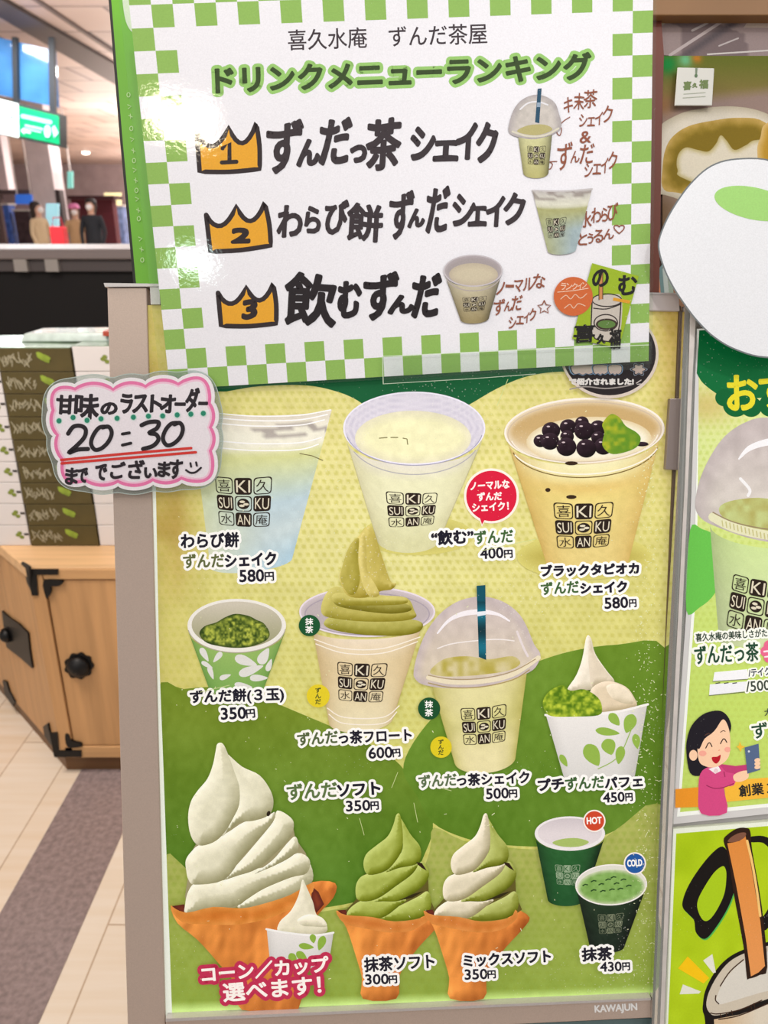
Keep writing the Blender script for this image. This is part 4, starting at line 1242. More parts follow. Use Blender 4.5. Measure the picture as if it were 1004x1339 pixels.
top_l = smooth_loop([(296, 512), (340, 505), (400, 504), (440, 512), (468, 524), (500, 546), (560, 546), (600, 536), (650, 508), (690, 492), (735, 486), (790, 488)], 5, False)
p.poly(list(top_l) + [(790, 380), (225, 380), (225, 512)], (18, 92, 52))
left_green = smooth_loop([(205, 908), (240, 901), (285, 899), (340, 912), (400, 936), (460, 962), (512, 990), (545, 1030), (566, 1076), (556, 1115), (535, 1150), (490, 1172), (430, 1186), (360, 1190), (290, 1166), (243, 1136), (213, 1112)], 4)
p.poly(left_green, green((117, 140, 40), (82, 126, 34), 930, 1180), 6)
right_green = smooth_loop([(527, 1008), (541, 970), (580, 925), (640, 890), (700, 866), (749, 851), (807, 843), (869, 847), (866, 960), (863, 1045), (800, 1088), (750, 1102), (705, 1107), (650, 1104), (608, 1096), (566, 1076), (545, 1040)], 4)
p.poly(right_green, green((108, 142, 42), (94, 132, 36), 850, 1100), 6)
low = smooth_loop([(214, 1118), (250, 1142), (300, 1180), (380, 1194), (440, 1189), (500, 1174), (545, 1150), (562, 1112), (567, 1082), (605, 1099), (660, 1108), (720, 1110), (790, 1096), (862, 1050), (857, 1180), (851, 1304), (540, 1316), (223, 1329), (218, 1220)], 3)


def lowc(x, y, d, nx, ny):
    c = fade((172, 178, 92), (144, 170, 66), (y - 1120) / 190)
    gx = x / 10.6; gy = y / 9.6; row = np.floor(gy); ox = gx + 0.5 * (row % 2)
    dd = np.hypot(ox - np.floor(ox) - .5, (gy - row - .5))
    c = fade(c, (146, 166, 60), np.clip((0.36 - dd) * 8, 0, 1) * .5)
    c = fade(c, (214, 246, 150), np.clip((y - 1310 + (x - 222) * .036) / 12, 0, 1))  # lit panel's glow along the bottom edge, painted into the ink
    return c + ((vnoise(x, y, 10, 3) - .5) * 10)[:, None]


p.poly(low, lowc, 3.0)
p.build('paper', poster)

# white margin along the left and bottom edges, lit panel's glow painted in
p = Ink(SH)
p.poly([(197, 500), (201, 500), (208, 857), (213.5, 1000), (225, 1328), (216.4, 1332), (208, 1000), (204.3, 857), (199, 640), (195.4, 500)], (244, 250, 236))
p.poly([(221, 1327), (851, 1302), (851, 1306.5), (222, 1332)], (236, 252, 214))
p.build('glow_margin', poster)


def caption(name, items, halo=WHT, hw=3.2):
    q = Ink(SH)
    for only in ('halo', 'ink'):
        for t, p0, p1, h, c, b in items: q.text(t, p0, p1, h, c, b, halo, hw, only=only)
    return q.build(name, poster)


# ---- A: warabi mochi shake, upper left
a = Ink(SH)


def fa(u, v, x, y):
    c = fade((222, 212, 196), (236, 232, 214), v / .12)
    c = fade(c, (212, 214, 150), (v - .2) / .06)
    c = fade(c, (184, 206, 216), np.clip((v - .27) / .3, 0, 1) * np.clip(.35 + u, 0, 1))
    c = fade(c, (226, 226, 210), np.clip((v - .5) / .3, 0, 1) * .4)
    c = fade(c, (160, 200, 226), np.clip((v - .75) / .2, 0, 1) * .6 * u)
    c = fade(c, (132, 120, 120), ((vnoise(x, y * 4, 22, 12) > .62) & (v > .03) & (v < .15) & (u > .45)) * .55)
    return c + ((vnoise(x, y, 7, 2) - .5) * 16)[:, None]


cup(a, (250, 538), (434, 535), (275, 742), (382, 730), 7, 12, fa, 34, 44)
for k, yy in enumerate((539, 545, 552, 575, 584)):
    a.stroke(smooth_loop([(270, yy), (330, yy + 5), (390, yy + 4), (432 - k * 4, yy - 3)], 8, False), 1.6, (250, 248, 246))
a.stroke([(392, 593), (408, 596), (422, 602)], 1.0, (110, 96, 60))
A_ = a.build('shake_picture', poster)
logo(Ink(SH), [(280, 624), (357, 624), (353, 691), (286, 688)]).build('logo_print', A_)
caption('caption', [('わらび餅', (237, 717), (312, 715), 19, INKC, .8), ('ずんだ', (240, 743), (293, 741.5), 18, (96, 104, 60), .6),
                    ('シェイク', (295, 741.5), (361, 738), 16, INKC, .9), ('580', (313.5, 761), (345, 760), 15.5, INKC, .6), ('円', (346.5, 759.5), (358, 759), 11, INKC, .5)])

# ---- B: drinking zunda, upper middle
b = Ink(SH)


def fb(u, v, x, y):
    c = fade((228, 222, 210), (232, 230, 190), v / .2)
    c = fade(c, (216, 214, 166), (v - .5) / .4)
    k = np.abs(2 * u - 1) ** 4
    c = fade(c, (196, 190, 150), k * .8)
    return c + ((vnoise(x, y, 5, 6) - .5) * 12)[:, None]


b.poly(ell(545, 700, 74, 26), lambda x, y, d, nx, ny: fade((214, 206, 116), (176, 166, 84), d / 26), 4)
cup(b, (453, 575), (630, 575), (493, 706), (574, 706), 33, 17, fb)
b.poly(ell(541.5, 560, 93, 48), lambda x, y, d, nx, ny: fade((222, 216, 226), (196, 190, 206), np.clip(np.sin(d * .8) * .5 + .3 + (y - 560) / 200, 0, 1)), 4)
b.poly(ell(540, 573, 76, 36), lambda x, y, d, nx, ny: fade((226, 220, 190), (240, 236, 190), d / 14) + ((vnoise(x, y, 6, 3) - .5) * 14)[:, None], 4)
b.ring(541.5, 560, 93, 48, 2.0, (236, 232, 244))
b.ring(541.5, 562, 90, 47, 1.2, (160, 156, 180), a0=0.15, a1=2.95)
b.ring(541.5, 568, 88, 53, 1.2, (176, 172, 176), a0=0.4, a1=2.7)
for q in ([(496, 573), (506, 572)], [(511, 572), (520, 572)], [(527, 573), (532, 574), (533, 581)]):
    b.stroke(q, 1.3, (120, 112, 64))
B_ = b.build('shake_picture', poster)
logo(Ink(SH), [(503, 643), (573, 645), (567, 687), (508, 691)]).build('logo_print', B_)
caption('caption', [('“飲む”', (565, 713), (619, 710), 18, INKC, .9), ('ずんだ', (620.7, 711.5), (671, 709), 17, GRN, .6),
                    ('400', (628.5, 731), (658, 729.5), 14, INKC, .5), ('円', (659.5, 729.5), (670, 729), 10, INKC, .5)])
b = Ink(SH)
b.poly(ell(642.5, 648.5, 36, 36), (250, 236, 226)); b.poly([(626, 676), (634, 680), (630, 689)], (250, 236, 226))
b.poly(ell(642.5, 648.5, 33, 33), (214, 26, 60)); b.poly([(627, 676), (634, 679), (630, 686)], (214, 26, 60))
for t, p0, p1, h in (('ノーマルな', (615.5, 641), (666, 638), 10.5), ('ずんだ', (624.5, 655), (656, 653.5), 10.5), ('シェイク！', (618, 669), (665, 666.5), 10.5)):
    b.text(t, p0, p1, h, (255, 240, 236), .5)
b.build('speech_bubble', poster)

# ---- C: black tapioca shake, upper right
c_ = Ink(SH)
c_.poly(ell(764, 728, 88, 30), lambda x, y, d, nx, ny: fade((214, 206, 116), (176, 160, 70), d / 30), 4)


def fc(u, v, x, y):
    c = fade((238, 232, 186), (232, 212, 132), v / .3)
    c = fade(c, (226, 204, 130), (v - .3) / .4)
    c = fade(c, (196, 160, 84), np.clip(np.abs(2 * u - 1.02) ** 3, 0, 1) * .75)
    c = fade(c, (212, 168, 80), np.exp(-((v - .22) / .06) ** 2) * .5 * np.sin(u * 3.1))
    return c + ((vnoise(x, y, 6, 7) - .5) * 12)[:, None]


cup(c_, (664, 577), (863, 570), (714, 735), (822, 733), 34, 16, fc, 30, 30)
c_.poly(ell(764, 563, 105, 43, -2), lambda x, y, d, nx, ny: fade((236, 224, 202), (198, 166, 112), np.clip(d / 12, 0, 1) * np.clip((620 - y) / 60, .2, 1)), 4)
c_.poly(ell(770, 576, 82, 31, -2), lambda x, y, d, nx, ny: fade((222, 202, 160), (242, 236, 214), d / 10), 4)
c_.ring(764, 563, 105, 43, 2.6, (244, 234, 222), -2)
c_.ring(764, 565, 101, 40, 1.6, (206, 186, 160), -2)
c_.ring(764, 568, 97, 38, 1.6, (240, 230, 216), -2, a0=.1, a1=3.0)
c_.ring(765, 580, 97, 45, 1.4, (120, 96, 44), -2, a0=.2, a1=2.95)
c_.ring(765, 577, 99, 44, 1.8, (246, 238, 220), -2, a0=.3, a1=2.8)
C_ = c_.build('tapioca_shake_picture', poster)
q = Ink(SH); K = crop(620, 490, .279)


def pearl(x, y, d, nx, ny):
    k = np.clip(1 - d / 8, 0, 1); s = (nx * -.5 + ny * -.85) * k
    return np.clip(np.array([34, 16, 26]) + (s * 26 + (vnoise(x, y, 3, 2) - .5) * 14)[:, None], 4, 255)


for X, Y, r in ((505, 225, 9), (310, 310, 9), (440, 245, 11), (580, 250, 11), (360, 262, 12), (515, 262, 13), (435, 290, 9), (355, 312, 12), (580, 295, 9), (605, 335, 12), (432, 338, 13), (525, 345, 13), (785, 325, 9)):
    (x, y), = K([(X, Y)])
    q = Ink(SH); q.poly(ell(x, y, r, r * .93 if X < 700 else 3), pearl, 3)
    if X < 700: q.poly(ell(x - r * .3, y - r * .45, 2.2, 1.0), (206, 186, 190))
    q.build('tapioca_pearl', C_)
for X, Y, w in ((455, 415, 30), (455, 573, 24), (345, 540, 12)):
    (x, y), = K([(X, Y)]); q = Ink(SH); q.poly(ell(x, y, w * .279, 2.6), (54, 36, 20)); q.build('tapioca_pearl', C_)
q = Ink(SH)
q.poly(K([(600, 330), (610, 270), (600, 230), (640, 185), (680, 200), (710, 240), (760, 270), (780, 300), (760, 340), (700, 365), (640, 370)]),
       lambda x, y, d, nx, ny: fade((176, 178, 40), (96, 140, 34), np.clip(vnoise(x, y, 5, 31) * 1.1 + (x - 800) / 70, 0, 1)), 2.5, 4)
q.build('zunda_paste', C_)
logo(Ink(SH), [(722, 658), (803.5, 657), (796, 716), (728, 719)]).build('logo_print', C_)
caption('caption', [('ブラックタピオカ', (708, 754), (835, 750), 14.5, INKC, .9), ('ずんだ', (708, 778), (757, 775), 16, GRN, .6),
                    ('シェイク', (759.5, 776), (819.5, 773.5), 13.5, INKC, .9), ('580', (791, 796), (821, 794.5), 14, INKC, .6), ('円', (823, 794), (832, 793.5), 10, INKC, .5)])

# ---- D: zunda mochi in a patterned paper cup
d_ = Ink(SH); K = crop(220, 680, .3386)


def fd(u, v, x, y):
    c = fade((150, 184, 100), (122, 168, 84), v)
    c = fade(c, (84, 128, 54), np.clip(np.abs(2 * u - 1) ** 4, 0, 1) * .6)
    return c


cup(d_, (247, 826), (372, 826), (272, 896), (346, 896), 27, 16, fd)
D_ = d_.build('paper_cup_picture', poster)
q = Ink(SH)
for X, Y, r, L, W in ((140, 520, 60, 60, 22), (190, 530, 130, 50, 20), (220, 605, -20, 46, 18), (165, 590, 70, 54, 18), (300, 545, 20, 90, 34), (370, 525, -60, 70, 36), (320, 580, -20, 100, 32), (350, 610, 0, 70, 24), (390, 560, -70, 50, 20), (290, 640, 10, 70, 20), (150, 560, 30, 50, 16)):
    (x, y), = K([(X, Y)])
    t = np.linspace(0, 2 * math.pi, 20, endpoint=False); lx = np.cos(t) * L * .17; ly = np.sin(t) * W * .17 * (1 - .5 * np.cos(t))
    a_ = math.radians(r); P = np.stack([x + lx * math.cos(a_) - ly * math.sin(a_), y + lx * math.sin(a_) + ly * math.cos(a_)], 1)
    keep = np.array([248 + (272 - 248) * np.clip((P[:, 1] - 829) / 70, 0, 1), 372 + (346 - 372) * np.clip((P[:, 1] - 829) / 70, 0, 1)])
    P[:, 0] = np.clip(P[:, 0], keep[0] + 1, keep[1] - 1)
    q.poly(P, (222, 220, 214))
q.build('leaf_pattern', D_)
q = Ink(SH)
q.poly(ell(309.5, 818, 64.5, 35), (236, 232, 224))
q.poly(ell(309.5, 817, 59, 30.5), lambda x, y, d, nx, ny: fade((204, 196, 178), (150, 150, 110), np.clip((y - 790) / 60, 0, 1)), 4)
q.ring(309.5, 819, 64.5, 35, 1.2, (178, 170, 150), a0=.1, a1=3.0)
q.build('cup_rim', D_)
q = Ink(SH)


def zunda(x, y, d, nx, ny):
    n = vnoise(x, y, 4.5, 41) * .5 + vnoise(x, y, 2.2, 42) * .5
    c = fade((50, 72, 18), (186, 194, 76), np.clip((n - .25) * 1.9, 0, 1))
    return fade((40, 60, 20), c, np.clip(d / 5 + .2, 0, 1))


q.poly(K([(120, 440), (140, 410), (185, 395), (220, 375), (260, 362), (310, 370), (340, 385), (370, 400), (392, 440), (370, 470), (300, 492), (220, 490), (150, 475)]), zunda, 1.4, 4)
q.build('zunda_paste', D_)
caption('caption', [('ずんだ餅(３玉)', (249, 922), (371, 918), 19, INKC, .7), ('350', (289.5, 941), (321.5, 939.5), 15, INKC, .6), ('円', (322.6, 939), (333.5, 938), 11, INKC, .5)])

# ---- E: float with a soft serve swirl
e = Ink(SH); K = crop(220, 680, .3386)
e.poly(ell(480, 800, 89, 33), lambda x, y, d, nx, ny: fade((214, 200, 206), (188, 176, 178), d / 8), 4)
e.ring(480, 800, 89, 33, 2.2, (232, 220, 230))
e.ring(480, 803, 82, 28, 1.5, (168, 156, 168))


def fe(u, v, x, y):
    c = fade((236, 220, 196), (226, 206, 164), v / .25)
    c = fade(c, (232, 220, 182), (v - .4) / .5)
    c = fade(c, (190, 164, 116), np.clip(np.abs(2 * u - 1) ** 4, 0, 1) * .8)
    return c + ((vnoise(x, y, 6, 17) - .5) * 8)[:, None]


cup(e, (409, 824), (551, 820), (430, 945), (514, 938), 14, 16, fe)
for yy, s in ((836, 0), (842, 2), (926, 17), (934, 19)):
    e.stroke(smooth_loop([(411 + s, yy), (450, yy + 12), (500, yy + 12), (549 - s * 1.6, yy - 3)], 8, False), 1.4, (246, 236, 220))
E_ = e.build('float_picture', poster)
q = Ink(SH)
mt = bulge((190, 180, 92), 62, 11, seed=3); mt2 = bulge((172, 166, 78), 62, 10, seed=4)
q.poly(K([(600, 400), (640, 370), (760, 390), (900, 380), (978, 395), (970, 430), (900, 446), (760, 444), (640, 425)]), mt2, 3, 4)
q.poly(K([(592, 360), (600, 300), (640, 258), (700, 270), (820, 290), (920, 300), (950, 350), (955, 375), (900, 390), (760, 392), (640, 380)]), mt, 3, 4)
q.poly(K([(640, 300), (680, 290), (800, 320), (920, 325), (935, 350), (860, 362), (740, 350), (650, 330)]), bulge((150, 142, 60), 50, 8, seed=9), 3, 4)
q.poly(K([(630, 300), (660, 280), (760, 300), (880, 298), (925, 310), (900, 326), (760, 330), (660, 326)]), mt, 3, 4)
q.poly(K([(785, 28), (800, 60), (825, 140), (858, 235), (880, 245), (862, 268), (820, 275), (760, 300), (690, 290), (662, 225), (672, 180), (700, 110), (745, 50), (770, 25)]), bulge((200, 184, 96), 55, 16, seed=5), 3, 4)
q.poly(K([(745, 60), (760, 55), (765, 130), (770, 200), (800, 250), (815, 290), (780, 296), (755, 260), (740, 200), (735, 120)]), bulge((214, 198, 116), 50, 8, seed=6), 3, 4)
q.poly(K([(700, 100), (735, 70), (732, 150), (740, 230), (720, 285), (690, 280), (665, 225), (675, 170)]), bulge((178, 166, 74), 40, 9, seed=16), 3, 4)
q.build('cream_swirl', E_)
logo(Ink(SH), [(440, 866), (508, 868), (500, 920), (442, 917)]).build('logo_print', E_)


def badge(cx, cy, r, c, txt, tc, vert=True):
    q = Ink(SH); q.poly(ell(cx, cy, r, r), c)
    if vert:
        n = len(txt); hh = r * 1.5 / n
        for i, ch in enumerate(txt):
            x = cx - hh * .5; yb = cy - r * .75 + hh * (i + .92)
            q.text(ch, (x, yb), (x + hh * .95, yb), hh * .85, tc, .25)
    return q.build('flavour_badge', poster)


badge(404.5, 818, 14, (24, 84, 46), '抹茶', WHT)
badge(416, 910, 15, (226, 204, 40), 'ずんだ', (70, 80, 30))
caption('caption', [('ずんだ', (389.5, 975), (442, 971.5), 16.5, (84, 100, 60), .6), ('っ茶フロート', (443.5, 973), (538, 969), 16.5, INKC, .7),
                    ('600', (482.5, 992), (513, 990.5), 14, INKC, .5), ('円', (514, 990), (523.5, 989), 10, INKC, .5)])

# ---- F: dome-lid shake with a straw
f_ = Ink(SH); K = crop(560, 740, .2092)


def ff(u, v, x, y):
    c = fade((214, 208, 140), (226, 218, 160), np.sin(v * 7 + u * 2) * .5 + .5)
    c = fade(c, (232, 222, 170), (v - .45) / .3)
    c = fade(c, (176, 168, 84), np.clip(np.abs(2 * u - 1) ** 4, 0, 1) * .85)
    return c + ((vnoise(x, y, 8, 27) - .5) * 12)[:, None]


cup(f_, (561, 884), (690, 870), (594, 996), (674, 990), 18, 18, ff)
F_ = f_.build('dome_shake_picture', poster)
q = Ink(SH)
dome = smooth_loop([(541, 876), (548, 848), (560, 822), (578, 800), (602, 785), (630, 780), (656, 786), (676, 800), (688, 818), (698, 842), (706, 854), (704, 866), (690, 880), (640, 896), (590, 900), (556, 896), (543, 888)], 4)
q.poly(dome, lambda x, y, d, nx, ny: fade((198, 184, 184), (214, 200, 180), np.clip(d / 14, 0, 1) * np.clip((y - 770) / 100, .25, 1)) + ((vnoise(x, y, 7, 5) - .5) * 16)[:, None], 4)
q.poly(smooth_loop([(562, 878), (580, 862), (610, 858), (640, 862), (670, 858), (680, 868), (660, 878), (610, 884), (575, 884)], 4), lambda x, y, d, nx, ny: fade((214, 202, 158), (178, 164, 70), vnoise(x, y, 7, 77)), 3)
q.stroke([(572, 828), (586, 812), (604, 803), (628, 800), (650, 803), (666, 812)], [2, 4, 6.5, 7, 4, 2], (242, 236, 240), 6)
q.stroke([(572, 848), (590, 842), (620, 838), (650, 836), (672, 838)], 1.5, (238, 230, 226), 6)
q.stroke([(676, 826), (684, 846), (690, 858)], 3, (226, 214, 214), 6)
q.stroke([(560, 886), (590, 892), (630, 891), (670, 882), (704, 860)], 6, (232, 220, 190), 6)
q.stroke([(560, 883), (590, 888), (630, 887), (670, 878), (700, 862)], 1.2, (168, 146, 110), 6)
q.stroke([(560, 893), (590, 899), (630, 898), (670, 889), (692, 876)], 1.4, (170, 148, 100), 6)
q.build('dome_lid', F_)
q = Ink(SH)
q.poly([(623, 766), (634.5, 765), (635.5, 863), (626, 859)], lambda x, y, d, nx, ny: fade((10, 52, 62), (20, 110, 132), np.clip(.5 + .5 * np.sin(y / 7.0) * (y > 785), 0, 1)), 2.5)
q.poly([(624, 800), (635, 799), (635, 804), (624, 806)], (226, 232, 240))
q.build('straw', F_)
logo(Ink(SH), [(601, 927), (663, 921), (661, 971), (606, 976)]).build('logo_print', F_)
badge(561, 926.5, 14.5, (22, 78, 42), '抹茶', WHT)
badge(576.6, 977, 14, (222, 202, 34), 'ずんだ', (70, 80, 30))
caption('caption', [('ずんだ', (548, 1030), (597, 1027), 16, (92, 112, 76), .6), ('っ茶シェイク', (598, 1028), (692, 1024), 15.5, INKC, .7),
                    ('500', (636, 1045), (665, 1043.5), 13.5, INKC, .5), ('円', (666, 1043), (676, 1042.5), 10, INKC, .5)])

# ---- G: small parfait in a paper cup
g = Ink(SH); K = crop(520, 740, .3586)


def leaf(q, x, y, L, W, r, col):
    t = np.linspace(0, 2 * math.pi, 24, endpoint=False); lx = np.cos(t) * L; ly = np.sin(t) * W * (1 - .35 * np.cos(t)) * np.abs(np.sin(t)) ** .3
    a_ = math.radians(r)
    q.poly(np.stack([x + lx * math.cos(a_) - ly * math.sin(a_), y + lx * math.sin(a_) + ly * math.cos(a_)], 1), col)


def fg(u, v, x, y):
    c = fade((236, 232, 228), (214, 212, 208), v)
    return fade(c, (170, 166, 160), np.clip((u - .75) * 3, 0, 1) * .6 + np.clip((.12 - u) * 6, 0, 1) * .4)


cr = bulge((236, 226, 206), 56, 12, seed=8)
g.poly(K([(688, 258), (705, 265), (720, 320), (760, 380), (790, 420), (770, 440), (710, 450), (640, 460), (618, 450), (650, 400), (672, 340)]), cr, 3, 4)
g.poly(K([(700, 270), (715, 320), (760, 385), (790, 425), (740, 430), (705, 440), (700, 400), (695, 340)]), bulge((222, 208, 184), 50, 9, seed=9), 3, 4)
g.poly(K([(700, 470), (720, 435), (770, 420), (830, 440), (862, 480), (868, 515), (800, 530), (730, 530)]), bulge((226, 208, 178), 60, 9, seed=10), 3, 4)
g.poly(K([(760, 440), (800, 430), (845, 460), (860, 500), (820, 500), (780, 480)]), bulge((236, 222, 196), 50, 8, seed=11), 3, 4)
cup(g, (714, 936), (846, 922), (737, 1016), (830, 1014), 3, 10, fg)
g.stroke([(713, 935), (745, 937), (800, 932), (847, 921)], 3, (244, 240, 236), 6)
G_ = g.build('parfait_picture', poster)
q = Ink(SH)
q.poly(K([(530, 490), (555, 455), (600, 435), (630, 455), (680, 450), (730, 480), (745, 520), (730, 545), (640, 550), (560, 548), (535, 525)]),
       lambda x, y, d, nx, ny: fade((78, 116, 14), (190, 206, 60), np.clip((vnoise(x, y, 6, 51) * .55 + vnoise(x, y, 2.4, 52) * .45 - .2) * 1.7, 0, 1)), 1.5, 4)
q.build('zunda_paste', G_)
q = Ink(SH)
for X, Y, L, W, r in ((710, 690, 16, 10, 60), (770, 660, 11, 9, 70), (765, 605, 16, 5, 8), (845, 575, 13, 8, 110), (810, 690, 12, 6, 100), (790, 560, 10, 6, 50), (605, 710, 9, 4, 60), (870, 640, 10, 5, 80)):
    (x, y), = K([(X, Y)]); leaf(q, x, y, L, W, r, (146, 180, 74))
q.stroke(K([(730, 740), (780, 715), (815, 680), (850, 600)]), 1.2, (146, 180, 74), 6)
q.build('leaf_pattern', G_)
caption('caption', [('プチ', (704.5, 1034), (737, 1031.5), 14.5, INKC, .9), ('ずんだ', (739.5, 1033), (790, 1030), 16, GRN, .6), ('パフェ', (791.5, 1030.5), (840, 1027.5), 13.5, INKC, .8),
                    ('450', (789, 1049.5), (816.5, 1048), 12.5, INKC, .5), ('円', (818, 1047.5), (827, 1047), 10, INKC, .5)])

# ---- H, I, J: three soft serve cones
LOB_BIG = [[(380, 810), (460, 740), (560, 690), (640, 640), (700, 610), (720, 690), (660, 750), (560, 790), (430, 815)],
           [(145, 800), (160, 740), (200, 700), (320, 690), (420, 650), (560, 620), (650, 570), (705, 600), (692, 660), (620, 680), (500, 730), (420, 780), (380, 805), (250, 830), (150, 845)],
           [(460, 660), (540, 600), (600, 530), (640, 495), (655, 540), (630, 580), (560, 620), (480, 655)],
           [(310, 690), (380, 620), (450, 540), (540, 430), (560, 378), (620, 410), (634, 450), (610, 510), (550, 570), (470, 640), (380, 672)],
           [(150, 650), (148, 600), (180, 555), (215, 530), (330, 480), (410, 430), (510, 405), (548, 385), (540, 430), (480, 500), (400, 590), (320, 690), (190, 712), (160, 690)],
           [(330, 120), (400, 180), (480, 220), (530, 290), (542, 350), (520, 400), (450, 425), (390, 430), (350, 460), (310, 490), (385, 350), (380, 260), (350, 170)],
           [(290, 78), (315, 78), (340, 130), (365, 200), (388, 270), (388, 350), (362, 410), (320, 480), (270, 522), (205, 535), (170, 490), (158, 410), (170, 340), (200, 290), (245, 235), (270, 170), (282, 110)]]
LOB_S = [[(240, 540), (330, 490), (420, 445), (465, 420), (482, 470), (462, 520), (390, 545), (270, 548)],
         [(112, 525), (130, 490), (190, 455), (280, 450), (370, 455), (340, 485), (260, 538), (150, 535)],
         [(230, 460), (330, 390), (410, 320), (442, 290), (472, 340), (452, 390), (400, 432), (340, 462), (270, 464)],
         [(150, 405), (170, 360), (215, 340), (285, 325), (350, 308), (420, 298), (400, 342), (330, 395), (240, 455), (163, 460)],
         [(345, 98), (390, 170), (430, 220), (437, 270), (415, 302), (340, 318), (280, 334), (350, 250), (355, 180)],
         [(328, 86), (345, 86), (357, 170), (352, 240), (322, 292), (280, 332), (208, 348), (185, 310), (195, 260), (240, 220), (290, 180), (315, 130)]]


def cone(q, P, K, rim):
    def f(x, y, d, nx, ny):
        k = np.clip(1 - d / 16, 0, 1); s = (nx * -.6 + ny * -.7) * k
        c = fade((230, 146, 66), (212, 122, 52), np.clip((x - x.min()) / (np.ptp(x)), 0, 1))
        n = vnoise(x + y * .4, y * .35, 9, 61) - .5
        lat = np.sin((x + y * .55) / 4.2) * np.sin((x - y * .55) / 4.2)
        c = c + (s * 40 + n * 44 + lat * 9)[:, None] * np.array([1, .8, .5])
        return np.clip(c, 10, 255)
    q.poly(K(P), f, 3.5, 3)
    for r in rim: q.poly(K(r), lambda x, y, d, nx, ny: fade((92, 34, 26), (150, 66, 36), d / 8), 3)


h = Ink(SH); K = crop(200, 950, .2905)
CONE_B = [(80, 805), (150, 845), (270, 818), (400, 822), (500, 802), (620, 762), (720, 700), (820, 705), (812, 770), (740, 850), (690, 940), (660, 1000), (645, 1100), (655, 1270), (400, 1275), (385, 1180), (290, 1060), (200, 960), (110, 885)]
cone(h, CONE_B, K, ([(85, 808), (140, 800), (152, 842), (115, 832)], [(716, 720), (745, 745), (770, 800), (735, 840), (712, 780)]))
H_ = h.build('cone_picture', poster)
q = Ink(SH)
q.poly(K([(200, 520), (330, 440), (520, 390), (620, 410), (640, 500), (700, 610), (640, 760), (400, 810), (160, 820), (170, 620)]), (158, 150, 112), 0, 3)
for i, L in enumerate(LOB_BIG): q.poly(K(L), bulge((228, 224, 196), 84, 20, seed=20 + i), 2.4, 4)
q.poly(K([(80, 812), (150, 838), (270, 812), (400, 818), (500, 797), (620, 757), (720, 702), (700, 770), (560, 850), (400, 890), (250, 890), (130, 880)]),
       lambda x, y, d, nx, ny: fade((226, 146, 66), (214, 124, 46), d / 10) + ((vnoise(x, y, 8, 66) - .5) * 24)[:, None], 3.5, 3)
q.poly(ell(*K([(520, 392)])[0], 2.4, 3.6, 20), (40, 30, 16))
q.build('cream_swirl', H_)
# small cup in front of the big cone
q = Ink(SH)
q.poly(K([(672, 690), (690, 720), (720, 790), (735, 845), (775, 880), (780, 925), (700, 945), (570, 930), (570, 880), (620, 830), (655, 760)]), bulge((236, 230, 204), 50, 10, seed=31), 2.5, 4)
q.poly(K([(650, 870), (700, 845), (760, 860), (782, 900), (720, 900), (670, 895)]), bulge((244, 238, 214), 60, 8, seed=32), 2.5, 4)
cup(q, K([(512, 912)])[0], K([(812, 930)])[0], K([(528, 1075)])[0], K([(790, 1075)])[0], 3, 4, fg, 16, 10)
q.stroke(K([(510, 912), (600, 928), (720, 940), (812, 928)]), 2.6, (246, 244, 240), 6)
S_ = q.build('ice_cup_picture', poster)
q = Ink(SH)
for X, Y, L, W, r in ((690, 990, 10, 4, 8), (720, 955, 6, 4, 80), (758, 975, 10, 5, 110), (670, 1035, 9, 5, 40), (630, 1045, 8, 5, 60)):
    (x, y), = K([(X, Y)]); leaf(q, x, y, L, W, r, (142, 178, 66))
q.build('leaf_pattern', S_)
caption('caption', [('ずんだ', (376, 1046), (441, 1042), 20, (92, 116, 66), .7), ('ソフト', (442, 1041.5), (497, 1038), 15.5, INKC, .9),
                    ('350', (453, 1061), (484, 1059.5), 13.5, INKC, .5), ('円', (485, 1059), (495, 1058.5), 10.5, INKC, .5)])
RED = (196, 48, 84)
caption('slogan', [('コーン／カップ', (265, 1285), (430, 1271), 21, (255, 246, 240), .8), ('選べます！', (293, 1310), (420, 1299), 23, (255, 246, 240), .8)], RED, 5.2)

for dx, two, nm in ((0, False, 'a'), (382, True, 'b')):
    K = (lambda dx: lambda pts: crop(420, 1040, .2988)([(a_ + dx, b_) for a_, b_ in pts]))(dx)
    q = Ink(SH)
    CB = [(65, 505), (110, 525), (220, 532), (320, 552), (430, 540), (468, 500), (530, 535), (495, 590), (430, 660), (365, 745), (340, 800), (328, 890), (182, 890), (178, 800), (150, 700), (110, 580)]
    cone(q, CB, K, ([(70, 503), (112, 500), (112, 524), (90, 520)],))
    o = q.build('cone_picture', poster)
    q = Ink(SH)
    q.poly(K([(190, 345), (420, 300), (462, 340), (470, 440), (470, 520), (120, 525), (165, 440)]), (96, 88, 34), 0, 3)
    for i, L in enumerate(LOB_S):
        gr = (170, 182, 84) if not two else ((168, 176, 88) if i in (0, 2, 4) else (228, 218, 190))
        q.poly(K(L), bulge(gr, 84, 11, seed=40 + i), 2.0, 4)
    q.poly(K([(415, 292), (440, 296), (462, 330), (440, 318), (425, 306)]), (44, 26, 12))
    q.poly(K([(335, 462), (400, 432), (450, 418), (400, 448)]), (48, 40, 12))
    q.poly(K([(65, 508), (110, 524), (220, 532), (320, 552), (440, 536), (468, 500), (475, 540), (400, 590), (300, 600), (180, 580), (100, 560)]),
           lambda x, y, d, nx, ny: fade((220, 140, 66), (208, 120, 50), d / 8) + ((vnoise(x, y, 8, 67) - .5) * 20)[:, None], 3, 3)
    q.build('cream_swirl', o)
caption('caption', [('抹茶ソフト', (477, 1271), (568, 1266), 18.5, INKC, .7), ('300', (478, 1287.5), (508, 1286.5), 13, INKC, .5), ('円', (509, 1286), (519, 1285.5), 10, INKC, .5)])
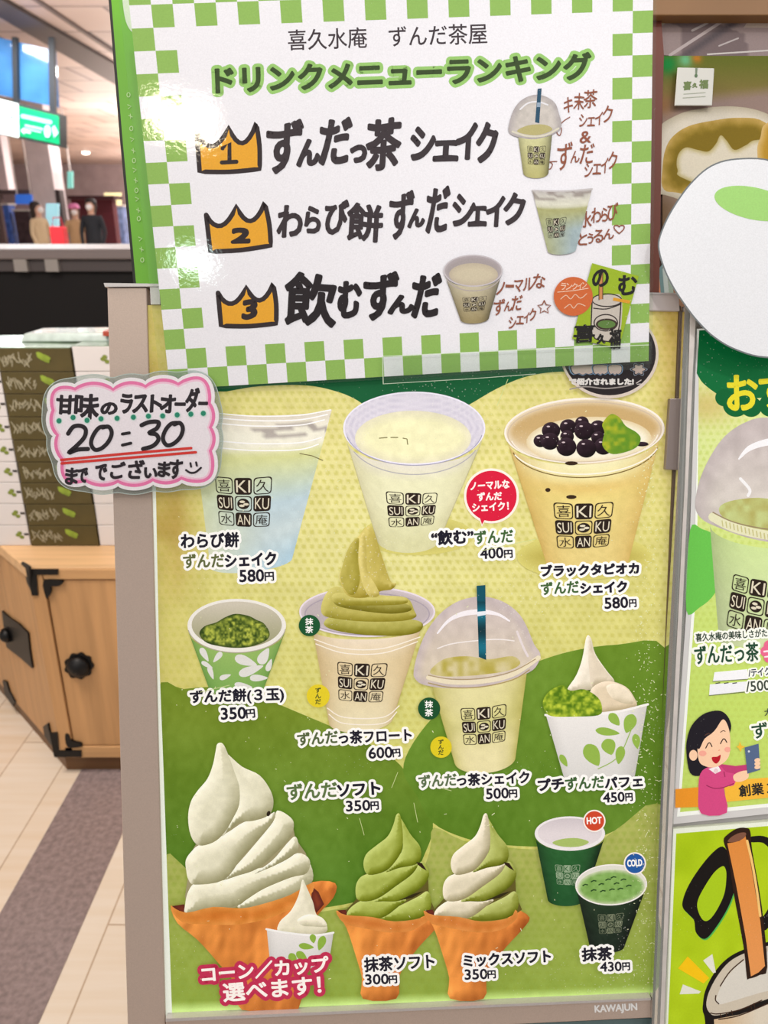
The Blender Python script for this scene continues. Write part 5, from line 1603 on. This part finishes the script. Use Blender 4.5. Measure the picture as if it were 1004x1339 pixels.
caption('caption', [('ミックスソフト', (606.7, 1264.5), (720, 1258), 15.5, INKC, .8), ('350', (608, 1281), (637, 1280), 13, INKC, .5), ('円', (638, 1279.5), (648, 1279), 10, INKC, .5)])

# ---- K, L: hot and cold matcha
k_ = Ink(SH)
cup(k_, (700, 1095), (790, 1095), (716, 1176), (764, 1176), 17, 9, round_shade((40, 96, 46), (30, 84, 42), .5, 71))
k_.poly(ell(745, 1090, 46, 22.5), (238, 232, 232))
k_.poly(ell(745, 1089, 42, 19), lambda x, y, d, nx, ny: fade((206, 196, 200), (226, 216, 218), (y - 1070) / 20), 3)
k_.poly(smooth_loop([(722, 1102), (735, 1097), (755, 1096), (770, 1101), (757, 1107), (735, 1107)], 4), (168, 190, 104))
K_ = k_.build('hot_cup_picture', poster)
logo(Ink(SH), [(725, 1131), (759, 1131), (756, 1158), (728, 1157)], (150, 172, 140), inv=(36, 90, 44)).build('logo_print', K_)
l = Ink(SH)
cup(l, (754, 1163), (844, 1161), (771, 1238), (816, 1238), 21, 8, round_shade((34, 54, 34), (24, 38, 28), .5, 72))
l.poly(ell(799, 1157, 47, 27, -2), (224, 222, 210))
l.poly(ell(799, 1160, 44, 23, -2), lambda x, y, d, nx, ny: fade((206, 214, 180), (130, 172, 88), d / 5) + ((vnoise(x, y, 4, 73) - .5) * 26)[:, None], 2.5)
l.ring(799, 1157, 47, 27, 1.6, (246, 240, 236), -2)
for X, Y in ((765, 1157), (776, 1152), (786, 1156), (795, 1150), (806, 1155), (815, 1150), (800, 1163), (788, 1165), (811, 1162), (822, 1158), (776, 1164), (802, 1147)):
    l.stroke([(X - 3, Y + 1), (X, Y - .6), (X + 3, Y)], 1.6, (36, 70, 30))
L_ = l.build('cold_cup_picture', poster)
logo(Ink(SH), [(781, 1196), (816, 1194), (812, 1220), (783, 1222)], (118, 126, 100), inv=(30, 44, 30)).build('logo_print', L_)
for cx, cy, c, t in ((777, 1073.5, (206, 70, 40), 'HOT'), (830, 1129, (32, 88, 160), 'COLD')):
    q = Ink(SH); q.poly(ell(cx, cy, 14.6, 14.6), (250, 240, 230)); q.poly(ell(cx, cy, 12.8, 12.8), c)
    q.text(t, (cx - 9.5, cy + 4.2), (cx + 9.5, cy + 3.2), 8.6, WHT, .4); q.build('temperature_badge', poster)
caption('caption', [('抹茶', (761.5, 1257), (800, 1255), 17, INKC, .8), ('430', (785, 1270.5), (812.5, 1269.5), 12, INKC, .5), ('円', (814, 1269), (823.5, 1268.5), 10, INKC, .5)])

# scuffs and white dust on the cover, thickest along the right
rg = np.random.default_rng(5); Vs = []; Fs = []
for i in range(760):
    if i < 560: x = rg.normal(846, 9); y = rg.uniform(560, 1315)
    else: x = rg.uniform(230, 850); y = rg.uniform(520, 1310)
    if x > 878 - (y - 769) * .05 - 4: continue
    a_ = rg.uniform(0, 3.14); L_ = rg.exponential(.45) + .4; w_ = rg.uniform(.25, .5); n = len(Vs)
    dx, dy = math.cos(a_) * L_, math.sin(a_) * L_
    Vs += [(x - dx - dy * w_ / L_, y - dy + dx * w_ / L_), (x + dx - dy * w_ / L_, y + dy + dx * w_ / L_), (x + dx + dy * w_ / L_, y + dy - dx * w_ / L_), (x - dx + dy * w_ / L_, y - dy - dx * w_ / L_)]
    Fs.append((n, n + 1, n + 2, n + 3))
q = Ink(SH); q._put(Vs, (226, 228, 184), Fs, rg.random(len(Vs) // 4).repeat(4))
for P_ in ([(630, 720), (700, 705)], [(520, 1010), (512, 1030)], [(575, 1030), (590, 1034)], [(262, 905), (300, 896)], [(470, 1070), (476, 1092)], [(541, 1050), (546, 1075)], [(664, 496), (650, 530)]):
    q.stroke(P_, .7, (206, 216, 150))
tag(q.build('scuff_marks', poster), kind='stuff')

# ================================================================== round black sticker on the stand's cover
sticker = thing('round_sticker', 'black round sticker with white rim half hidden under the ranking sheet corner', 'sticker', tuple(sign(797, 463, .003)))
S2 = Sheet(0.0031, m=INK_PLAIN)
plate(ell(797, 463, 64, 58, 0, 64), 0.0016, 0.0030, 'sticker_base', mat('sticker_white', (236, 222, 208), 0.5), sticker)
q = Ink(S2)
q.poly(ell(797, 463, 64, 58), (238, 222, 208)); q.poly(ell(796.5, 462, 61, 55), (34, 22, 26))
for cx, cy, n, w in ((762, 484, 4, 13), (785, 484, 2, 8), (804, 484, 2, 7)):
    P = smooth_loop([(cx - w, cy - 6), (cx + w, cy - 6), (cx + w + 1, cy + 2), (cx + w * .6, cy + 5), (cx + w * .3, cy + 4), (cx, cy + 6), (cx - w * .4, cy + 4), (cx - w * .8, cy + 5), (cx - w - 1, cy + 1)], 3)
    q.poly((P - (cx, cy)) * 1.22 + (cx, cy), (128, 160, 196)); q.poly((P - (cx, cy)) * 1.1 + (cx, cy), (34, 26, 32)); q.poly(P, (212, 190, 182))
a_ = np.linspace(0, 2 * math.pi, 48, endpoint=False)
for s, c in ((1.35, (150, 160, 180)), (1.22, (34, 26, 32)), (1.0, (206, 184, 176))):
    r = (7 + 1.6 * np.cos(6 * a_)) * s; q.poly(np.stack([835 + r * np.cos(a_), 483 + r * .8 * np.sin(a_)], 1), c)
q.stroke([(838, 497), (832, 501)], 1.2, (220, 210, 206)); q.stroke([(838, 502), (833, 502.5)], 1.0, (220, 210, 206))
q.text('で紹介されました!', (744.6, 503), (828, 503), 8, (246, 240, 236), .7)
q.stroke(smooth_loop([(745, 509), (765, 505.5), (790, 508), (812, 506), (826, 503)], 4, False), 1.6, (170, 160, 156))
q.build('sticker_print', sticker)

# ================================================================== drink ranking sheet, taped over the top
rank = thing('ranking_sheet', 'laminated white drink ranking sheet with green checkered border taped over the top of the stand', 'sheet', tuple(sign(540, 490, .006)))
SR = Sheet(0.0062, m=INK_LAM)
rq = homog([(0, 0), (25, 0), (25, 18), (0, 18)], [(169, 7), (854, -16), (848, 472), (222, 509)])
ol = [rq(0, -1.6), rq(25, -1.6), rq(25, 18), rq(0, 18)]
plate([(float(a_), float(b_)) for a_, b_ in ol], 0.0056, 0.0061, 'paper', mat('sheet_white', (240, 238, 240), 0.5), rank)
q = Ink(SR)
q.grid(lambda u, v: rq(u * 25, -1.6 + v * 19.6), lambda u, v, x, y: np.tile((246., 244., 249.), (len(u), 1)), 30, 24)
q.build('white_print', rank)
q = Ink(SR)
quads = []
for r in range(-2, 18):
    for c in range(25):
        if (r + c) % 2 == 0 or (0 < r < 16 and 1 < c < 23): continue
        if r in (-2,): continue
        quads.append((c, r))
V = []; Fq = []
for c, r in quads:
    n = len(V)
    r0 = max(r, -1.6)
    for u, v in ((c, r0), (c + 1, r0), (c + 1, r + 1), (c, r + 1)): V.append([float(t) for t in rq(u, v)])
    Fq.append((n, n + 1, n + 2, n + 3))
q._put(V, (148, 190, 92), Fq)
q.build('checkered_border', rank)
q = Ink(SR)
q.text('喜久水庵　ずんだ茶屋', (377, 66), (637, 57), 27, (58, 46, 52), .25)
q.build('shop_heading', rank)
q = Ink(SR)
q.text('ドリンクメニューランキング', (283, 122), (773, 103), 34, (50, 72, 26), 1.5, (156, 206, 112), 4.5)
q.build('title', rank)


def crown(L, M, R, BR, BL, num, nb):
    q = Ink(SR)
    L, M, R, BR, BL = map(np.array, (L, M, R, BR, BL)); w = R[0] - L[0]

    def dip(a, b, dp):
        t = np.linspace(0, 1, 9)[:, None]; base = a + (b - a) * t
        s = np.sin(t * math.pi) ** .8; return base + np.array([0, 1]) * s * dp
    h = BL[1] - L[1]
    P = np.vstack([dip(L, M, h * .42), dip(M, R, h * .46), smooth_loop([R, (R + BR) / 2 + (2, 0), BR], 4, False), smooth_loop([BR, (BR + BL) / 2 + (0, 2), BL], 4, False), [BL, (L + BL) / 2]])
    keep = [P[0]]
    for p_ in P[1:]:
        if np.hypot(*(p_ - keep[-1])) > .3: keep.append(p_)
    P = np.array(keep)
    q.poly(P, (240, 172, 44))
    q.stroke(np.vstack([P, P[:1]]), 6.2, (48, 36, 38))
    if num == '1':
        q.stroke([(291, 194), (300, 187), (300, 211)], 5.5, (44, 32, 34)); q.stroke([(290, 212.5), (309, 211.5)], 5.5, (44, 32, 34))
    else: q.brush([(num, *nb)], (44, 32, 34), 2.2)
    return q.build('crown_picture', rank)


crown((257, 173), (299, 166), (335, 161), (339.5, 221), (261, 224.5), '1', (289, 186, 309, 214))
crown((269.5, 281), (309, 269), (346, 265), (354, 321), (275, 329), '2', (302, 297, 328, 319))
crown((285, 383), (322, 375), (357, 371), (361, 423), (289, 426), '3', (316, 391, 337, 418))
HW = (56, 46, 50)
q = Ink(SR)
q.brush([('ず', 347, 157, 396, 226), ('ん', 388, 181, 419, 218), ('だ', 417, 154, 460, 216), ('っ', 457, 189, 480, 214), ('茶', 478, 154, 525, 222),
         ('シ', 536, 165, 570, 211), ('ェ', 566, 183, 600, 211), ('イ', 596, 160, 624, 208), ('ク', 622, 160, 651, 215)], HW, 2.2); q.build('handwriting', rank)
q = Ink(SR)
q.brush([('わ', 362, 269, 396, 312), ('ら', 398, 270, 420, 306), ('び', 424, 262, 456, 306), ('餅', 453, 266, 501, 316), ('ず', 508, 250, 541, 312), ('ん', 533, 272, 556, 298), ('だ', 557, 244, 588, 305),
         ('シ', 591, 253, 622, 297), ('ェ', 612, 269, 637, 296), ('イ', 635, 256, 660, 296), ('ク', 658, 252, 687, 296)], HW, 1.7); q.build('handwriting', rank)
q = Ink(SR)
q.brush([('飲', 371, 357, 441, 427), ('む', 441, 366, 473, 416), ('ず', 474, 356, 521, 418), ('ん', 507, 385, 542, 411), ('だ', 538, 358, 577, 416)], (30, 20, 24), 2.3); q.build('handwriting', rank)
BR_ = (150, 84, 60)
q = Ink(SR)
q.brush([('キ', 737, 127, 749, 148), ('末', 750, 122, 764, 144), ('茶', 763, 117, 781, 141), ('シ', 757, 149, 768, 166), ('ェ', 768, 153, 778, 165), ('イ', 778, 146, 788, 163), ('ク', 788, 138, 801, 161), ('&', 758, 171, 773, 187),
         ('ず', 728, 186, 748, 222), ('ん', 746, 197, 758, 213), ('だ', 758, 188, 777, 214), ('シ', 764, 213, 775, 232), ('ェ', 775, 214, 786, 228), ('イ', 786, 206, 795, 226), ('ク', 795, 198, 807, 222)], BR_, .25)
q.stroke([(745, 153), (735, 160), (728, 172), (732, 177), (734, 168), (728, 165), (720, 172), (714, 182)], 1.2, BR_, 6)
q.stroke([(728, 211), (718, 212), (714, 218), (719, 221), (722, 214), (712, 210), (704, 214)], 1.2, BR_, 6)
q.build('handwriting', rank)
q = Ink(SR)
q.brush([('水', 758, 276, 774, 298), ('わ', 773, 272, 786, 292), ('ら', 786, 272, 795, 290), ('び', 794, 265, 808, 288), ('と', 756, 304, 768, 321), ('ぅ', 768, 305, 776, 319), ('る', 776, 300, 789, 317), ('ん', 789, 299, 803, 313)], BR_, .3)
hp = np.linspace(0, 2 * math.pi, 30)
q.stroke(np.stack([809.5 + 6.8 * np.sin(hp) ** 3, 299 - (5.2 * np.cos(hp) - 2 * np.cos(2 * hp) - .8 * np.cos(3 * hp))], 1), 1.5, BR_)
q.build('handwriting', rank)
q = Ink(SR)
q.brush([('ノ', 649, 368, 660, 386), ('ー', 661, 372, 672, 376), ('マ', 672, 366, 684, 382), ('ル', 684, 363, 698, 380), ('な', 697, 358, 713, 377), ('ず', 645, 391, 660, 412), ('ん', 659, 394, 670, 407), ('だ', 669, 386, 683, 406),
         ('シ', 665, 414, 675, 430), ('ェ', 675, 413, 685, 424), ('イ', 685, 408, 692, 422), ('ク', 692, 403, 701, 420)], BR_, .3)
sa = np.arange(11) * math.pi / 5 - math.pi / 2; rr = np.where(np.arange(11) % 2 == 0, 9.0, 4.4)
q.stroke(np.stack([711.5 + rr * np.cos(sa), 402 + rr * np.sin(sa)], 1), 1.5, BR_)
q.build('handwriting', rank)
# three small cups on the sheet
q = Ink(SR)
cup(q, (677, 176), (722, 174), (684, 226), (717, 226), 6, 7, round_shade((216, 214, 160), (192, 186, 120), .35, 81), 16, 14)
q.poly(smooth_loop([(665, 172), (667, 156), (673, 141), (683, 130), (698, 124), (713, 126), (725, 134), (730, 146), (734, 164), (726, 174), (700, 182), (676, 179)], 4), lambda x, y, d, nx, ny: fade((178, 170, 170), (206, 198, 190), d / 10) + ((vnoise(x, y, 5, 83) - .5) * 22)[:, None], 3)
q.poly(smooth_loop([(676, 172), (690, 164), (712, 163), (722, 170), (700, 177)], 4), (188, 178, 120))
q.stroke([(680, 143), (690, 135), (703, 133), (716, 137)], 2, (236, 234, 238), 5)
q.stroke([(670, 172), (690, 178), (712, 177), (730, 168)], 2.5, (222, 216, 196), 5)
o = q.build('dome_shake_picture', rank)
q = Ink(SR); q.poly([(703, 116), (708, 115.5), (705, 161), (699.5, 160)], (34, 78, 104)); q.poly([(702, 134), (707, 134), (706.6, 140), (701.6, 140)], (150, 170, 190)); q.build('straw', o)
logo(Ink(SR), [(689, 191), (714, 191), (712, 216), (690, 215)]).build('logo_print', o)
q = Ink(SR)


def f2(u, v, x, y):
    c = fade((196, 190, 186), (226, 224, 206), v / .18); c = fade(c, (176, 176, 120), (v - .24) / .05); c = fade(c, (168, 186, 190), np.clip((v - .32) / .3, 0, 1) * np.clip(u + .2, 0, 1))
    c = fade(c, (120, 106, 100), ((vnoise(x, y * 3, 12, 15) > .6) & (v < .16)) * .5)
    return c + ((vnoise(x, y, 4, 2) - .5) * 20)[:, None]


cup(q, (696, 249), (774, 247), (716, 328), (753, 326), 2, 6, f2, 20, 24)
q.stroke([(696, 249), (735, 250), (774, 247)], 2, (206, 200, 200), 5)
o = q.build('shake_picture', rank)
logo(Ink(SR), [(713, 286), (741, 284), (738, 310), (717, 312)]).build('logo_print', o)
q = Ink(SR)
cup(q, (582, 360), (655, 360), (602, 418), (639, 416), 15, 6, round_shade((206, 196, 168), (160, 144, 100), .35, 84), 18, 16)
q.poly(ell(618.5, 354, 38.5, 21), lambda x, y, d, nx, ny: fade((186, 176, 180), (170, 160, 160), d / 6), 3)
q.poly(ell(619, 359, 32, 15), lambda x, y, d, nx, ny: fade((196, 182, 160), (212, 200, 172), d / 8), 3)
q.ring(618.5, 354, 38.5, 21, 1.6, (206, 198, 202))
q.ring(618.5, 358, 37, 23, 1.4, (186, 174, 168), a0=.3, a1=2.8)
o = q.build('shake_picture', rank)
logo(Ink(SR), [(604, 389), (637, 387), (633, 406), (606, 408)]).build('logo_print', o)
# orange disc and lime mini poster
q = Ink(SR)
q.poly([(774, 344), (835, 361), (809, 455), (748, 443)], (160, 188, 34))
q.poly(smooth_loop([(774, 392), (785, 387), (800, 385), (813, 390), (810, 438), (795, 447), (774, 438)], 3), (206, 196, 184))
q.stroke([(774, 396), (774, 437), (790, 446), (807, 440), (812, 392)], 1.6, (46, 34, 30), 3)
q.ring(793.5, 392.5, 20, 9, 1.5, (46, 34, 30))
q.stroke([(776, 403), (793, 404), (811, 398)], 1.4, (46, 34, 30), 4)
q.ring(792, 422, 16, 11.5, 1.5, (46, 34, 30)); q.poly(ell(793, 424, 14, 7.5), (60, 44, 34)); q.poly(ell(793, 424, 11.5, 5.2), (96, 132, 62))
q.poly([(783, 356), (788, 355), (788, 391), (783, 392)], (208, 140, 84)); q.stroke([(783, 356), (783, 392)], 1, (60, 40, 30)); q.stroke([(788, 355), (788, 391)], 1, (60, 40, 30))
q.poly([(802, 389), (824, 393), (823, 397), (801, 393)], (226, 160, 40))
q.brush([('の', 774, 352, 796, 376), ('む', 808, 359, 833, 386), ('喜', 750, 424, 778, 448), ('久', 780, 436, 792, 450), ('福', 796, 430, 812, 456)], (24, 20, 16), .9)
q.build('mini_poster', rank)
q = Ink(SR)
q.poly(ell(749.4, 387.5, 25.5, 25.5), (214, 106, 52))
q.brush([('ラ', 733, 370, 740, 379), ('ン', 740, 370, 748, 379), ('ク', 748, 370, 755, 379), ('イ', 755, 370, 761, 378), ('ン', 761, 369, 767, 377)], (244, 214, 190), .1)
q.stroke([(729, 382), (750, 380), (769, 377)], .9, (244, 214, 190))
q.stroke(smooth_loop([(733, 391), (740, 386), (746, 391), (752, 385), (759, 390), (767, 384)], 4, False), 1.0, (240, 204, 176))
q.stroke(smooth_loop([(738, 403), (745, 398), (750, 403), (756, 397), (765, 400)], 4, False), 1.0, (240, 204, 176))
q.build('orange_disc', rank)
# clear laminate margin and the strip of tape at the foot
fo = [rq(-.45, -1.6), rq(25.15, -1.6), rq(25.2, 18.15), rq(-.45, 18.15)]
plate([(float(a_), float(b_)) for a_, b_ in fo], 0.0054, 0.0055, 'laminate_margin', FILM, rank)
plate([(500, 466), (852, 447), (850, 482), (501, 502)], 0.0086, 0.0087, 'adhesive_tape', FILM, rank)
q = Ink(Sheet(0.0088, m=INK_PLAIN))
q.stroke([(500, 466), (650, 459), (848, 451)], .9, (226, 240, 214)); q.stroke([(501, 502), (620, 495), (700, 489)], .7, (210, 226, 200)); q.stroke([(500, 466), (501, 502)], .9, (220, 236, 208))
q.build('tape_edge', rank)

# ================================================================== last order card on the post
card = thing('last_order_card', 'scalloped white last order card with pink outline and 20:30 stuck on the aluminium post', 'card', tuple(sign(172, 640, .011)))
K = crop(0, 420, .3386)
dips = [(205, 345), (290, 262), (437, 264), (562, 252), (688, 243), (808, 318), (812, 410), (812, 500), (700, 606), (590, 612), (455, 618), (330, 614), (243, 535), (222, 440)]
bul = [.42, .16, .16, .16, .46, .16, .16, .46, .14, .14, .14, .40, .16, .16]


def scallop(g):
    out = []; D = np.array(dips, float); cen = np.array([510, 430.])
    for i in range(len(D)):
        a, b = D[i], D[(i + 1) % len(D)]; d = b - a; n = np.array([d[1], -d[0]]) / np.hypot(*d); L = np.hypot(*d)
        for t in np.linspace(0, 1, 14, endpoint=False):
            out.append(a + d * t + n * (math.sin(math.pi * t) ** .8 * L * bul[i]))
    P = np.array(out); T = np.roll(P, -1, 0) - np.roll(P, 1, 0); N = np.stack([T[:, 1], -T[:, 0]], 1); N /= np.hypot(N[:, 0], N[:, 1])[:, None]
    for _ in range(3): N = (np.roll(N, 1, 0) + N + np.roll(N, -1, 0)) / 3
    return P + N * g


SC = Sheet(0.0115, m=INK_PLAIN)
fl = scallop(38)
for _ in range(10): fl = (np.roll(fl, 1, 0) + fl + np.roll(fl, -1, 0)) / 3
plate(K(fl), 0.0092, 0.0096, 'clear_film', film_mat('card_film', (0.74, 0.8, 0.78), 0.08, 0.12), card)
fr = np.array(K(fl)); q = Ink(Sheet(0.0097, m=INK_PLAIN)); q.stroke(fr, 1.0, (190, 204, 196), closed=True); q.build('film_edge', card)
plate(K(scallop(20)), 0.0098, 0.0114, 'card_base', mat('card_white', (246, 240, 243), .5), card)
q = Ink(SC)
q.poly(K(scallop(20)), (247, 242, 245))
q.poly(K(scallop(6.5)), (240, 124, 176)); q.poly(K(scallop(-6.5)), (249, 205, 226)); q.poly(K(scallop(-14)), (246, 238, 244))
q.build('pink_outline', card)
q = Ink(SC); CK = (38, 28, 36)
q.brush([('甘', 73, 516, 98, 542), ('味', 97, 514, 130, 548), ('の', 131, 526, 154, 543), ('ラ', 157, 515, 174, 541), ('ス', 173, 516, 194, 540), ('ト', 196, 516, 212, 540), ('オ', 209, 515, 230, 540), ('ー', 228, 526, 243, 531), ('ダ', 242, 507, 261, 539), ('ー', 259, 525, 272, 530)], CK, 1.35)
q.build('handwriting', card)
q = Ink(SC)
for X, Y in ((228, 385), (282, 372), (336, 383), (390, 377), (452, 375), (515, 371), (573, 367), (628, 366), (684, 362), (737, 359), (785, 356)):
    (x, y), = K([(X, Y)]); q.poly(ell(x, y, 4.3, 4.3), (200, 232, 220)); q.poly(ell(x, y, 3.3, 3.4), (34, 140, 110))
q.build('green_dots', card)
q = Ink(SC)
for P_, W_ in (([(89, 567), (96, 558), (106, 557), (112, 562), (110, 572), (100, 583), (90, 592), (101, 588), (115, 587)], 5.6),
               ([(140, 558), (130, 559), (122, 569), (119, 580), (124, 588), (133, 586), (142, 577), (146, 566), (142, 558), (134, 559)], 5.4),
               ([(185, 556), (195, 552), (207, 552), (205, 560), (195, 566), (204, 568), (207, 575), (200, 583), (187, 587)], 5.6),
               ([(234, 553), (224, 554), (216, 563), (213, 574), (218, 582), (227, 580), (236, 571), (239, 560), (235, 553), (228, 555)], 5.4)):
    q.stroke(P_, W_, (34, 26, 32), 6)
q.stroke([(160, 567.5), (169, 566)], 4, (34, 26, 32)); q.stroke([(160, 582), (171, 579.5)], 4, (34, 26, 32))
q.build('closing_time', card)
q = Ink(SC)
q.stroke(K([(236, 536), (480, 512), (738, 490)]), 3.4, (222, 56, 48)); q.stroke(K([(238, 549), (480, 529), (756, 506)]), 3.4, (222, 56, 48))
q.build('red_underline', card)
q = Ink(SC)
q.brush([('ま', 85, 611, 102, 634), ('で', 101, 612, 115, 632), ('で', 124, 607, 140, 629), ('ご', 144, 604, 164, 626), ('ざ', 167, 601, 189, 627), ('い', 188, 611, 206, 626), ('ま', 206, 603, 223, 624), ('す', 221, 600, 239, 626)], CK, 1.0)
q.stroke(K([(718, 575), (735, 585), (755, 583), (776, 566)]), 2.6, CK, 5); q.stroke(K([(735, 548), (738, 562)]), 2.6, CK); q.stroke(K([(757, 545), (760, 558)]), 2.6, CK)
q.build('handwriting', card)
